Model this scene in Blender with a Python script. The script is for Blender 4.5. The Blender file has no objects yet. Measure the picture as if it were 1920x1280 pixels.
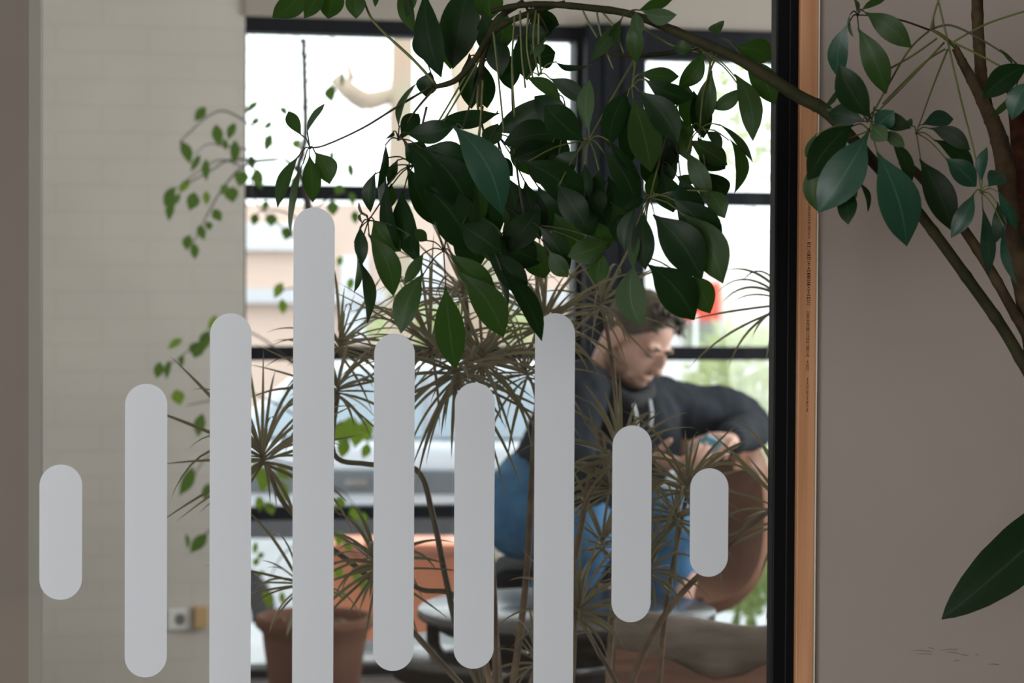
import bpy, bmesh, math, random
from mathutils import Vector, Matrix, noise
random.seed(7)
sc = bpy.context.scene
COL = sc.collection
# ------------------------------------------------------------------ camera
F = 4000.0                       # focal length in pixels of the 1920 px wide frame (75 mm on 36 mm)
CAMZ = 1.25
cam_data = bpy.data.cameras.new('camera')
cam_data.sensor_width = 36.0
cam_data.lens = 36.0 * F / 1920.0
cam_data.clip_start = 0.05
cam_data.clip_end = 300
cam_data.dof.use_dof = True
cam_data.dof.focus_distance = 2.8
cam_data.dof.aperture_fstop = 6.0
cam = bpy.data.objects.new('camera', cam_data)
COL.objects.link(cam)
CM = Matrix.Translation((0, 0, CAMZ)) @ Matrix.Rotation(math.radians(90 - 1.15), 4, 'X') @ Matrix.Rotation(math.radians(0.30), 4, 'Z')
cam.matrix_world = CM
sc.camera = cam
# ------------------------------------------------------------------ colour management, world, lights
sc.view_settings.view_transform = 'Standard'
sc.view_settings.look = 'None'
sc.view_settings.gamma = 1.0
sc.view_settings.use_curve_mapping = False
sc.view_settings.exposure = 0.0
sc.cycles.use_denoising = True
sc.cycles.max_bounces = 10
sc.cycles.transparent_max_bounces = 24
sc.cycles.sample_clamp_indirect = 6.0
wd = bpy.data.worlds.new('sky')
sc.world = wd
wd.use_nodes = True
wn = wd.node_tree.nodes
wn['Background'].inputs[0].default_value = (0.93, 0.97, 1.0, 1)
wn['Background'].inputs[1].default_value = 3.6

A = math.radians(10.9)           # the partition's turn against the picture plane
UX, UY = math.cos(A), math.sin(A)
GT = 2.946                       # the glass partition's distance along its normal
def W(s, t, z): return Vector((s * UX - t * UY, s * UY + t * UX, z))
def ray(px, py): return CM.to_3x3() @ Vector(((px - 960) / F, -(py - 640) / F, -1.0))
def P(px, py, d): return CM.translation + ray(px, py) * d
def hit(px, py, t):              # where the ray through a pixel meets the upright plane at distance t: (s, z, depth)
    r = ray(px, py); rt = -r.x * UY + r.y * UX
    k = t / rt; p = CM.translation + r * k
    return p.x * UX + p.y * UY, p.z, k

def area(name, loc, target, sx, sy, power, color):
    l = bpy.data.lights.new(name, 'AREA'); l.shape = 'RECTANGLE'; l.size = sx; l.size_y = sy
    l.energy = power; l.color = color
    o = bpy.data.objects.new(name, l); COL.objects.link(o)
    o.location = loc
    o.rotation_euler = (Vector(target) - Vector(loc)).to_track_quat('-Z', 'Y').to_euler()
    return o
# unseen lamps added for assumed front windows, behind and left of the camera
area('front_fill_light', W(-2.74, -0.4, 1.15), W(1.2, 2.9, 0.75), 2.2, 1.5, 165, (0.94, 0.97, 1.0))
area('rear_fill_light', W(-1.75, -3.12, 1.3), W(0.6, 2.9, 0.7), 1.7, 1.5, 118, (1.0, 0.97, 0.93))  # unseen fill lamp added in front of the closed rear wall
# unseen lamp added to brighten the back room, as from a side window on the right
area('side_fill_light', W(3.25, 5.4, 1.35), W(-.5, 5.6, 1.0), 2.4, 1.9, 110, (0.97, 0.99, 1.0))

# ------------------------------------------------------------------ helpers
class MB:
    def __init__(s): s.v = []; s.f = []; s.mi = []; s.uv = []; s.sm = []
    def add(s, vs, fs, mi=0, uvs=None, smooth=True):
        o = len(s.v); s.v += [tuple(v) for v in vs]
        for f in fs:
            s.f.append(tuple(i + o for i in f)); s.mi.append(mi); s.sm.append(smooth)
            s.uv += [uvs[i] if uvs else (0.0, 0.0) for i in f]
    def box(s, c0, c1, fr=None, mi=0):
        x0, y0, z0 = c0; x1, y1, z1 = c1
        vs = [(x0,y0,z0),(x1,y0,z0),(x1,y1,z0),(x0,y1,z0),(x0,y0,z1),(x1,y0,z1),(x1,y1,z1),(x0,y1,z1)]
        if fr: vs = [fr(*v) for v in vs]
        s.add(vs, [(0,3,2,1),(4,5,6,7),(0,1,5,4),(1,2,6,5),(2,3,7,6),(3,0,4,7)], mi, smooth=False)
    def tube(s, pts, rad, n=8, mi=0, cap=True):
        pts = [Vector(p) for p in pts]; m = len(pts)
        if not hasattr(rad, '__len__'): rad = [rad] * m
        vs = []; up = None
        for i, p in enumerate(pts):
            d = (pts[min(i+1, m-1)] - pts[max(i-1, 0)]).normalized()
            if up is None: up = Vector((0,0,1)) if abs(d.z) < .9 else Vector((1,0,0))
            a = (up - d * up.dot(d)).normalized(); b = d.cross(a); up = a
            for k in range(n):
                t = 2 * math.pi * k / n
                vs.append(p + (a * math.cos(t) + b * math.sin(t)) * rad[i])
        fs = [(i*n+k, i*n+(k+1)%n, (i+1)*n+(k+1)%n, (i+1)*n+k) for i in range(m-1) for k in range(n)]
        if cap: fs += [tuple(range(n-1, -1, -1)), tuple((m-1)*n+k for k in range(n))]
        s.add(vs, fs, mi)
    def lathe(s, prof, n=40, c=(0,0,0), mi=0):
        vs = [(c[0]+r*math.cos(2*math.pi*k/n), c[1]+r*math.sin(2*math.pi*k/n), c[2]+z) for r, z in prof for k in range(n)]
        m = len(prof)
        fs = [(i*n+k, i*n+(k+1)%n, (i+1)*n+(k+1)%n, (i+1)*n+k) for i in range(m-1) for k in range(n)]
        if prof[0][0] > 0: fs.append(tuple(range(n-1, -1, -1)))
        if prof[-1][0] > 0: fs.append(tuple((m-1)*n+k for k in range(n)))
        s.add(vs, fs, mi)
    def blob(s, M, n=16, m=10, mi=0):
        vs = []
        for i in range(m+1):
            a = math.pi * i / m
            for k in range(n):
                b = 2*math.pi*k/n
                vs.append(M @ Vector((math.sin(a)*math.cos(b), math.sin(a)*math.sin(b), math.cos(a))))
        fs = [(i*n+k, (i+1)*n+k, (i+1)*n+(k+1)%n, i*n+(k+1)%n) for i in range(m) for k in range(n)]
        s.add(vs, fs, mi)
    def prism(s, outline, a, b, fr, mi=0, smooth=False):   # outline of (x, z) points pushed from y=a to y=b in frame fr
        n = len(outline)
        vs = [fr(x, a, z) for x, z in outline] + [fr(x, b, z) for x, z in outline]
        s.add(vs, [tuple(range(n)), tuple(range(2*n-1, n-1, -1))] + [((i+1)%n, i, n+i, n+(i+1)%n) for i in range(n)], mi, smooth=smooth)
    def build(s, name, mats, parent=None, **props):
        me = bpy.data.meshes.new(name)
        me.from_pydata(s.v, [], s.f)
        if not isinstance(mats, (list, tuple)): mats = [mats]
        for m in mats: me.materials.append(m)
        me.polygons.foreach_set('material_index', s.mi)
        me.polygons.foreach_set('use_smooth', s.sm)
        uv = me.uv_layers.new(name='uv')
        uv.data.foreach_set('uv', [c for u in s.uv for c in u])
        me.update()
        o = bpy.data.objects.new(name, me); COL.objects.link(o)
        if parent is not None:
            o.parent = parent
            o.matrix_parent_inverse = Matrix.Translation(-parent.location) if parent.type == 'EMPTY' else Matrix()
        for k, v in props.items(): o[k] = v
        return o
def thing(name, loc, label, category, group=None):
    o = bpy.data.objects.new(name, None); COL.objects.link(o); o.location = loc; o.empty_display_size = .05
    o['label'] = label; o['category'] = category
    if group: o['group'] = group
    return o
def tag(o, label, category, group=None):
    o['label'] = label; o['category'] = category
    if group: o['group'] = group
    return o
def struct(o): o['kind'] = 'structure'; return o
def sub(par):                    # a part that is itself a mesh: children stay in world coordinates
    return par
def bevel(o, w, seg=2):
    m = o.modifiers.new('bevel', 'BEVEL'); m.width = w; m.segments = seg; m.limit_method = 'ANGLE'; return o
def remesh(o, vox, it=4):
    m = o.modifiers.new('remesh', 'REMESH'); m.mode = 'VOXEL'; m.voxel_size = vox; m.use_smooth_shade = True
    s = o.modifiers.new('smooth', 'SMOOTH'); s.factor = .5; s.iterations = it
    return o
def spline(pts, k=6):            # Catmull-Rom through points
    pts = [Vector(p) for p in pts]; out = []
    for i in range(len(pts)-1):
        a = pts[max(i-1,0)]; b = pts[i]; c = pts[i+1]; d = pts[min(i+2,len(pts)-1)]
        for j in range(k):
            t = j / k
            out.append(.5*((2*b)+(c-a)*t+(2*a-5*b+4*c-d)*t*t+(3*b-a-3*c+d)*t*t*t))
    out.append(pts[-1]); return out
def lerp_list(vals, n):
    out = []
    for i in range(n):
        x = i*(len(vals)-1)/(n-1); j = min(int(x), len(vals)-2); out.append(vals[j]+(vals[j+1]-vals[j])*(x-j))
    return out

# ------------------------------------------------------------------ materials
def mat(name, col, rough=.6, spec=.5, metal=0.0, var=0.0, scale=8.0, bump=0.0, bscale=60.0, col2=None, stretch=None, sheen=0):
    m = bpy.data.materials.new(name); m.use_nodes = True
    nt = m.node_tree; b = nt.nodes['Principled BSDF']
    b.inputs['Roughness'].default_value = rough; b.inputs['Metallic'].default_value = metal
    b.inputs['Specular IOR Level'].default_value = spec
    if sheen: b.inputs['Sheen Weight'].default_value = sheen
    tc = nt.nodes.new('ShaderNodeTexCoord'); mp = nt.nodes.new('ShaderNodeMapping')
    nt.links.new(tc.outputs['Object'], mp.inputs[0])
    if stretch: mp.inputs['Scale'].default_value = stretch
    nz = nt.nodes.new('ShaderNodeTexNoise'); nz.inputs['Scale'].default_value = scale; nz.inputs['Detail'].default_value = 5
    nt.links.new(mp.outputs[0], nz.inputs[0])
    c2 = col2 or tuple(max(0, c*(1-var)) for c in col)
    r = nt.nodes.new('ShaderNodeValToRGB'); r.color_ramp.elements[0].position = .35; r.color_ramp.elements[1].position = .65
    r.color_ramp.elements[0].color = (*c2, 1); r.color_ramp.elements[1].color = (*col, 1)
    nt.links.new(nz.outputs['Fac'], r.inputs[0]); nt.links.new(r.outputs[0], b.inputs['Base Color'])
    if bump:
        n2 = nt.nodes.new('ShaderNodeTexNoise'); n2.inputs['Scale'].default_value = bscale; n2.inputs['Detail'].default_value = 4
        nt.links.new(mp.outputs[0], n2.inputs[0])
        bp = nt.nodes.new('ShaderNodeBump'); bp.inputs['Strength'].default_value = bump; bp.inputs['Distance'].default_value = .01
        nt.links.new(n2.outputs['Fac'], bp.inputs['Height']); nt.links.new(bp.outputs[0], b.inputs['Normal'])
    return m
def leaf_mat(name, col, trans, rough=.35, tw=.25, edge=None, spec=.5):
    """green blade: a paler midrib and soft side veins, gloss on top, light let through"""
    m = bpy.data.materials.new(name); m.use_nodes = True
    nt = m.node_tree; N = nt.nodes; L = nt.links; b = N['Principled BSDF']; out = N['Material Output']
    uv = N.new('ShaderNodeUVMap'); uv.uv_map = 'uv'
    sp = N.new('ShaderNodeSeparateXYZ'); L.new(uv.outputs[0], sp.inputs[0])
    ab = N.new('ShaderNodeMath'); ab.operation = 'ABSOLUTE'; L.new(sp.outputs[0], ab.inputs[0])
    r = N.new('ShaderNodeValToRGB'); L.new(ab.outputs[0], r.inputs[0])
    e = r.color_ramp.elements
    mid = tuple(min(1, c*1.8+.01) for c in col)
    e[0].position = 0.0; e[0].color = (*mid, 1); e[1].position = .07; e[1].color = (*col, 1)
    if edge:
        x = e.new(.55); x.color = (*col, 1); y = e.new(.8); y.color = (*edge, 1)
    tc = N.new('ShaderNodeTexCoord'); nz = N.new('ShaderNodeTexNoise'); nz.inputs['Scale'].default_value = 14
    L.new(tc.outputs['Object'], nz.inputs[0])
    hs = N.new('ShaderNodeHueSaturation'); mr = N.new('ShaderNodeMapRange'); mr.inputs['To Min'].default_value = .65; mr.inputs['To Max'].default_value = 1.35
    L.new(nz.outputs['Fac'], mr.inputs['Value']); L.new(mr.outputs[0], hs.inputs['Value']); L.new(r.outputs[0], hs.inputs['Color'])
    L.new(hs.outputs[0], b.inputs['Base Color'])
    b.inputs['Roughness'].default_value = rough; b.inputs['Specular IOR Level'].default_value = spec
    wv = N.new('ShaderNodeMath'); wv.operation = 'MULTIPLY_ADD'; wv.inputs[1].default_value = -.16
    L.new(ab.outputs[0], wv.inputs[0]); L.new(sp.outputs[1], wv.inputs[2])
    sn = N.new('ShaderNodeMath'); sn.operation = 'MULTIPLY'; sn.inputs[1].default_value = 55; L.new(wv.outputs[0], sn.inputs[0])
    s2 = N.new('ShaderNodeMath'); s2.operation = 'SINE'; L.new(sn.outputs[0], s2.inputs[0])
    bp = N.new('ShaderNodeBump'); bp.inputs['Strength'].default_value = .10; bp.inputs['Distance'].default_value = .00012
    L.new(s2.outputs[0], bp.inputs['Height']); L.new(bp.outputs[0], b.inputs['Normal'])
    tr = N.new('ShaderNodeBsdfTranslucent'); tr.inputs[0].default_value = (*trans, 1)
    mx = N.new('ShaderNodeMixShader'); mx.inputs[0].default_value = tw
    L.new(b.outputs[0], mx.inputs[1]); L.new(tr.outputs[0], mx.inputs[2]); L.new(mx.outputs[0], out.inputs[0])
    return m
def glass_mat(name, tint, refl=1.0, haze=0.0):
    m = bpy.data.materials.new(name); m.use_nodes = True
    nt = m.node_tree; N = nt.nodes; L = nt.links; N.remove(N['Principled BSDF'])
    tr = N.new('ShaderNodeBsdfTransparent'); tr.inputs[0].default_value = (*tint, 1)
    gl = N.new('ShaderNodeBsdfGlossy'); gl.inputs['Roughness'].default_value = .0
    fr = N.new('ShaderNodeFresnel'); fr.inputs[0].default_value = 1.5
    mu = N.new('ShaderNodeMath'); mu.operation = 'MULTIPLY'; mu.inputs[1].default_value = refl
    L.new(fr.outputs[0], mu.inputs[0])
    mx = N.new('ShaderNodeMixShader'); L.new(mu.outputs[0], mx.inputs[0]); L.new(tr.outputs[0], mx.inputs[1]); L.new(gl.outputs[0], mx.inputs[2])
    last = mx
    if haze:
        df = N.new('ShaderNodeBsdfDiffuse'); df.inputs[0].default_value = (.8, .79, .77, 1)
        m2 = N.new('ShaderNodeMixShader'); m2.inputs[0].default_value = haze
        L.new(mx.outputs[0], m2.inputs[1]); L.new(df.outputs[0], m2.inputs[2]); last = m2
    L.new(last.outputs[0], N['Material Output'].inputs[0])
    return m
def brick_mat():
    m = mat('white_painted_brick', (.62, .58, .53), .75, .3, var=.06, scale=3)
    nt = m.node_tree; N = nt.nodes; L = nt.links; b = N['Principled BSDF']
    uv = N.new('ShaderNodeUVMap'); uv.uv_map = 'uv'
    br = N.new('ShaderNodeTexBrick'); br.inputs['Scale'].default_value = 1.0; br.inputs['Mortar Size'].default_value = .008
    br.inputs['Brick Width'].default_value = .31; br.inputs['Row Height'].default_value = .088; br.inputs['Mortar Smooth'].default_value = .6
    L.new(uv.outputs[0], br.inputs[0])
    bp = N.new('ShaderNodeBump'); bp.inputs['Strength'].default_value = .15; bp.inputs['Distance'].default_value = .003; bp.invert = True
    L.new(br.outputs['Fac'], bp.inputs['Height']); L.new(bp.outputs[0], b.inputs['Normal'])
    src = b.inputs['Base Color'].links[0].from_socket
    mx = N.new('ShaderNodeMixRGB'); mx.blend_type = 'MULTIPLY'; L.new(src, mx.inputs[1]); mx.inputs[2].default_value = (.95, .945, .94, 1)
    L.new(br.outputs['Fac'], mx.inputs[0]); L.new(mx.outputs[0], b.inputs['Base Color'])
    return m
def vinyl_mat():
    m = mat('white_vinyl', (.80, .84, .885), .55, .3)
    nt = m.node_tree; N = nt.nodes; L = nt.links
    tr = N.new('ShaderNodeBsdfTranslucent'); tr.inputs[0].default_value = (.8, .83, .88, 1)
    mx = N.new('ShaderNodeMixShader'); mx.inputs[0].default_value = .3
    L.new(N['Principled BSDF'].outputs[0], mx.inputs[1]); L.new(tr.outputs[0], mx.inputs[2]); L.new(mx.outputs[0], N['Material Output'].inputs[0])
    return m
def wood_mat(name, c1, c2, stretch=(40, 40, 1.5)):
    return mat(name, c1, .55, .35, scale=1.6, col2=c2, stretch=stretch, bump=.05, bscale=6)

M_taupe = mat('taupe_plaster', (.325, .285, .258), .85, .2, var=.06, scale=2.5, bump=.05, bscale=30)
M_taupe_d = mat('warm_brown_plaster', (.27, .22, .19), .85, .2, var=.06, scale=2.5)
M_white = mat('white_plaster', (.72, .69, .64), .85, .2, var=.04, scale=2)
M_brick = brick_mat()
M_black = mat('black_metal', (.004, .004, .005), .5, .12)
M_dark = mat('anthracite_metal', (.006, .008, .012), .5, .08)
M_pine = wood_mat('pine_wood', (.55, .29, .155), (.43, .21, .10))
M_ink = mat('dark_ink', (.07, .035, .02), .8, .1)
M_vinyl = vinyl_mat()
M_glass = glass_mat('clear_glass', (.96, .975, .97), 1.15, haze=.006)
M_pane = glass_mat('window_glass', (.97, .98, .98), .8)
M_floor = mat('dark_floor', (.085, .07, .06), .5, .4, var=.3, scale=3)
M_frontfloor = mat('oak_floor', (.30, .20, .13), .5, .4, var=.25, scale=3, stretch=(1, 12, 1))

# ------------------------------------------------------------------ setting: the front room and the glass partition
Z0, ZC = 0.0, 3.0
FB = -.12                        # floor level of the back room
sA = hit(75, 640, GT)[0]         # left edge of the clear glass
sB = hit(1447, 640, GT)[0]       # where the black post begins
sC = hit(1497, 640, GT - .022)[0]
sD = hit(1530, 640, GT - .022)[0]
sL = hit(53, 640, GT)[0]
m = MB(); m.box((sD, GT - .012, Z0), (2.8, GT + .08, ZC), W); struct(m.build('wall_right', M_taupe))
m = MB(); m.box((-2.8, GT + .03, Z0), (sL, GT + .16, ZC), W); struct(m.build('wall_left', M_taupe_d))
m = MB(); m.box((sL, GT + .015, Z0), (sA, GT + .16, ZC), W); struct(m.build('trim_1', mat('warm_grey_paint', (.33, .295, .26), .8)))
m = MB(); m.box((sB, GT - .012, Z0), (sC, GT + .015, ZC), W); m.box((sB + .018, GT - .015, Z0), (sC - .001, GT - .010, ZC), W)
m.box((-2.8, GT - .035, Z0), (sB, GT + .06, .06), W); m.box((-2.8, GT - .035, ZC - .06), (sB, GT + .06, ZC), W)
struct(bevel(m.build('window_frame_1', M_black), .002))
m = MB(); m.box((-2.8, GT - .005, .06), (sB + .004, GT + .005, ZC - .06), W); glass = struct(m.build('window_1', M_glass))
# timber batten between the black post and the wall, with its printed lumber mark
post = thing('timber_batten', W((sC + sD) / 2, GT - .02, 0), 'narrow pine batten between the black window post and the taupe wall', 'batten')
m = MB(); m.box((sC, GT - .022, Z0), (sD, GT + .06, ZC), W); bevel(m.build('board', M_pine, post), .0015)
m = MB(); m.box((sD + .0002, GT - .022, Z0), (sD + .0022, GT - .011, ZC), W)
struct(m.build('trim_2', mat('pale_sealant', (.62, .6, .5), .7)))
ink = MB()
rnd = random.Random(5)
def ink_run(px, y0, y1, wpx, kind):
    y = y0
    while y < y1:
        h = rnd.choice([1.4, 2.2, 3.2]) if kind == 'bar' else rnd.choice([1.2, 1.8])
        segs = [(-wpx/2, wpx/2)] if kind == 'bar' and rnd.random() < .6 else \
               [(-wpx/2, -wpx/2 + wpx*rnd.uniform(.2,.5)), (wpx*rnd.uniform(.0,.2), wpx/2)] if rnd.random() < .7 else [(-wpx/4, wpx/4)]
        for a, b in segs:
            s0, z0, _ = hit(px + a - (y - 640)*.0075, y, GT - .0223); s1, z1, _ = hit(px + b - (y - 640)*.0075, y + h, GT - .0223)
            ink.box((s0, GT - .0226, z1), (s1, GT - .0218, z0), W)
        y += h + rnd.choice([1.0, 1.6, 2.4])
ink_run(1515.5, 371, 448, 5, 'text'); ink_run(1515.5, 454, 573, 6, 'bar'); ink_run(1514.5, 584, 668, 5.5, 'text')
ink_run(1514.5, 676, 694, 5, 'text'); ink_run(1514.5, 708, 772, 3.5, 'text')
ink.build('printed_lumber_mark', M_ink, post, label='small dark ink print running down the batten')
# pencil-like scuffs on the wall
sc_b = MB()
for x0, y0, x1, y1 in ((1707,1219,1748,1221),(1716,1226,1746,1226),(1740,1214,1752,1216),(1762,1219,1796,1217),(1772,1222,1800,1225),(1800,1227,1816,1229),(1828,1227,1836,1228),(1788,1239,1800,1238),(1852,1245,1874,1246)):
    s0, z0, _ = hit(x0, y0, GT - .0125); s1, z1, _ = hit(x1, y1, GT - .0125)
    sc_b.tube([W(s0, GT - .0122, z0), W((s0+s1)/2, GT - .0122, (z0+z1)/2 + .0006), W(s1, GT - .0122, z1)], [.0003, .0007, .0003], 5)
tag(sc_b.build('wall_scuff', mat('grey_scuff', (.2, .18, .165), .9)), 'thin grey scuff marks low on the taupe wall', 'scuff')
# floor / ceiling / remaining walls of the front room
m = MB(); m.box((-2.8, -3.2, -.1), (2.8, GT - .0, Z0), W); struct(m.build('floor', M_frontfloor))
m = MB(); m.box((-2.8, -3.2, ZC), (2.8, GT + .16, ZC + .1), W); struct(m.build('ceiling', M_white))
m = MB(); m.box((-2.9, -3.2, Z0), (-2.8, GT, ZC), W); struct(m.build('wall_front_left', M_taupe))
m = MB(); m.box((2.8, -3.2, Z0), (2.9, GT, ZC), W); struct(m.build('wall_front_right', M_taupe))
m = MB(); m.box((-2.9, -3.3, Z0), (2.9, -3.2, ZC), W); struct(m.build('wall_rear', mat('dark_rear_wall', (.10, .085, .075), .8, .2, var=.2)))  # unseen wall darkened to weaken its reflection in the glass

# ------------------------------------------------------------------ setting: the back room
WT = hit(458, 640, 7.3)[2] * 0 + (-(458 - 960)/F*7.4*UY + 7.4*UX)    # window wall plane
sK = hit(458, 640, WT)[0]        # left end of the window opening
sW = hit(20, 640, WT)[0]         # left end of the brick pier
m = MB()
m.add([W(sW, WT, -.2), W(sK, WT, -.2), W(sK, WT, ZC), W(sW, WT, ZC), W(sW, WT + .2, -.1), W(sK, WT + .2, -.1), W(sK, WT + .2, ZC), W(sW, WT + .2, ZC)],
      [(0,1,2,3),(5,4,7,6),(1,5,6,2),(4,0,3,7),(3,2,6,7)], 0, [(sW, -.1), (sK, -.1), (sK, ZC), (sW, ZC), (sW, -.1), (sK + .2, -.1), (sK + .2, ZC), (sW, ZC)], False)
struct(m.build('wall_back_left', M_brick))
m = MB(); m.box((sW - .1, GT + .16, -.1), (sW, WT + .2, ZC), W); struct(m.build('wall_side_left', M_white))
m = MB(); m.box((sW - .1, GT + .16, -.22), (3.4, WT + .2, -.12), W); struct(m.build('floor_back', M_floor))
m = MB(); m.box((sK - 1.0, GT + .16, ZC), (3.4, WT + .2, ZC + .1), W); struct(m.build('ceiling_back', M_white))
m = MB(); m.box((3.3, GT + .16, -.1), (3.4, WT + .2, ZC), W); struct(m.build('wall_back_right', M_white))
def wz(px, py): return hit(px, py, WT)[1]
def ws(px, py=640): return hit(px, py, WT)[0]
zTop = wz(700, 38); zTopIn = wz(700, 66)
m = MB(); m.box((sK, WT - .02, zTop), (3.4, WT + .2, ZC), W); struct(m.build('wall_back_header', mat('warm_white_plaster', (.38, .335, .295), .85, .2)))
sCol0, sCol1 = ws(1085), ws(1196)
zMid0, zMid1 = wz(500, 373), wz(500, 345); zLow0, zLow1 = wz(500, 676), wz(500, 649); zBot0, zBot1 = wz(500, 976), wz(500, 951)
zSill0, zSill1 = -.08, wz(500, 1255)
m = MB()
m.box((sK, WT, zTopIn), (sCol0, WT + .09, zTop), W); m.box((sCol1, WT, wz(1300, 113)), (3.3, WT + .09, zTop), W)
m.box((sCol1, WT - .06, wz(1300, 100)), (3.3, WT, zTop - .01), W)
for z0, z1 in ((zMid0, zMid1), (zLow0, zLow1), (zBot0, zBot1), (zSill0, zSill1)):
    m.box((sK, WT, z0), (sCol0, WT + .07, z1), W); m.box((sCol1, WT, z0), (3.3, WT + .07, z1), W)
for s0 in (sK, sCol1 + .9): m.box((s0 - .001, WT - .0005, zSill0), (s0 + .006, WT + .07, zTop), W)
struct(bevel(m.build('window_frame_2', M_dark), .003))
m = MB(); m.box((sCol0, WT - .10, -.1), (sCol1, WT + .12, zTop), W); m.box((sCol0 - .02, WT - .02, -.1), (sCol0, WT + .1, zTop), W)
m.box((sCol0 + .06, WT - .112, -.1), (sCol0 + .085, WT - .10, zTop), W); m.box((sCol1 - .09, WT - .112, -.1), (sCol1 - .06, WT - .10, zTop), W)
struct(bevel(m.build('column_1', M_dark), .003))
m = MB(); m.box((sK, WT + .03, zSill1), (sCol0, WT + .04, zTopIn), W); struct(m.build('window_2', M_pane))
m = MB(); m.box((sCol1, WT + .03, zSill1), (3.3, WT + .04, zTopIn), W); struct(m.build('window_3', M_pane))
# unseen window frames added around the fill lamps at the side and behind
def lamp_frame(name, c, ax, w, h):
    m = MB(); z = c[2]; q = .05
    for a, b, z0, z1 in ((-w/2 - q, w/2 + q, z + h/2, z + h/2 + q), (-w/2 - q, w/2 + q, z - h/2 - q, z - h/2), (-w/2 - q, -w/2, z - h/2, z + h/2), (w/2, w/2 + q, z - h/2, z + h/2)):
        if ax == 't': m.box((c[0] - .02, c[1] + a, z0), (c[0] + .02, c[1] + b, z1), W)
        else: m.box((c[0] + a, c[1] - .02, z0), (c[0] + b, c[1] + .02, z1), W)
    struct(m.build(name, M_dark))
lamp_frame('side_lamp_frame', (3.28, 5.4, 1.35), 't', 2.4, 1.9)
lamp_frame('rear_lamp_frame', (-1.75, -3.18, 1.3), 's', 1.7, 1.5)
lamp_frame('front_lamp_frame', (-2.78, -.4, 1.15), 't', 2.2, 1.5)
# sky light portal in the window wall
pl = area('window_portal', W((sK + 3.3) / 2, WT + .25, 1.3), W((sK + 3.3) / 2, 0, 1.3), 3.3 - sK, 2.7, 1, (1, 1, 1))
pl.data.cycles.is_portal = True
#PART2
# ------------------------------------------------------------------ outside
M_pave = mat('pale_paving', (.50, .52, .54), .8, .3, var=.12, scale=2)
m = MB(); m.box((-12, WT + .2, -.2), (12, 8.6, -.06), W); struct(m.build('ground_pavement', M_pave))
m = MB(); m.box((-40, 8.6, -.5), (40, 60, -.42), W); struct(m.build('ground_street', mat('grey_asphalt', (.30, .31, .32), .85, .2, var=.15)))
def O(px, py, d): return P(px, py, d)
# facade across the street
fac = thing('street_building', P(760, 1000, 24), 'peach rendered building across the street behind the parked car', 'building')
fx0, fx1 = P(300, 0, 24).x, P(1080, 0, 24).x
m = MB(); m.box((fx0, 24, -.4), (fx1, 30, P(700, 382, 24).z)); m.build('wall', mat('peach_render', (.62, .47, .39), .85, .2, var=.08, scale=.6), fac)
zb = P(700, 552, 24).z
m = MB(); m.box((fx0, 23.85, P(700, 470, 24).z), (P(600, 0, 24).x, 24, P(700, 420, 24).z)); m.build('fascia', mat('pale_fascia', (.6, .6, .6), .7), fac)
m = MB(); m.box((fx0, 23.8, zb - .1), (fx1, 24, zb + .06)); m.build('ledge', mat('grey_ledge', (.5, .5, .52), .7), fac)
for x0, x1 in ((640, 690), (760, 830), (900, 975)):
    m = MB(); a = P(x0, 640, 23.9); b = P(x1, 480, 23.9); m.box((a.x, 23.9, a.z), (b.x, 24.02, b.z))
    w_ = m.build('window', mat('street_window_glass', (.62, .66, .72), .2, .6), fac)
# right hand buildings and fence
fac2 = thing('shop_building', P(1400, 1000, 26), 'white building across the street with a red sign, right of the dark column', 'building')
m = MB(); a = P(1200, 0, 26).x; b = P(1520, 0, 26).x; m.box((a, 26, -.4), (b, 31, P(0, 400, 26).z)); m.build('wall', mat('white_render', (.8, .8, .8), .8, .2, var=.03), fac2)
for x0, x1 in ((1285, 1340), (1395, 1440)):
    m = MB(); p = P(x0, 655, 25.9); q = P(x1, 612, 25.9); m.box((p.x, 25.9, p.z), (q.x, 26.02, q.z)); m.build('window', mat('green_reflecting_pane', (.28, .34, .24), .3), fac2)
m = MB(); p = P(1262, 600, 25.8); q = P(1349, 530, 25.8); m.box((p.x, 25.75, p.z), (q.x, 25.99, q.z))
sg = m.build('sign', mat('red_orange_sign', (.75, .08, .04), .5), fac2, label='red orange shop sign')
m = MB(); p = P(1275, 572, 25.7); q = P(1325, 540, 25.7); m.box((p.x, 25.7, p.z), (q.x, 25.76, q.z)); m.build('sign_panel', mat('white_sign', (.8, .8, .82), .5), sg)
for i, (x0, x1, d) in enumerate(((1403, 1418, 15), (1300, 1308, 17))):
    m = MB(); p = P(x0, 1020, d); q = P(x1, 380 if i == 0 else 590, d); m.box((p.x, d, -.42), (q.x, d + .07, q.z))
    tag(m.build('street_post', mat('white_post_paint', (.82, .82, .8), .5)), ('tall white post outside behind the raised elbow', 'low thin white post outside beside the head of the man')[i], 'post')
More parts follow.
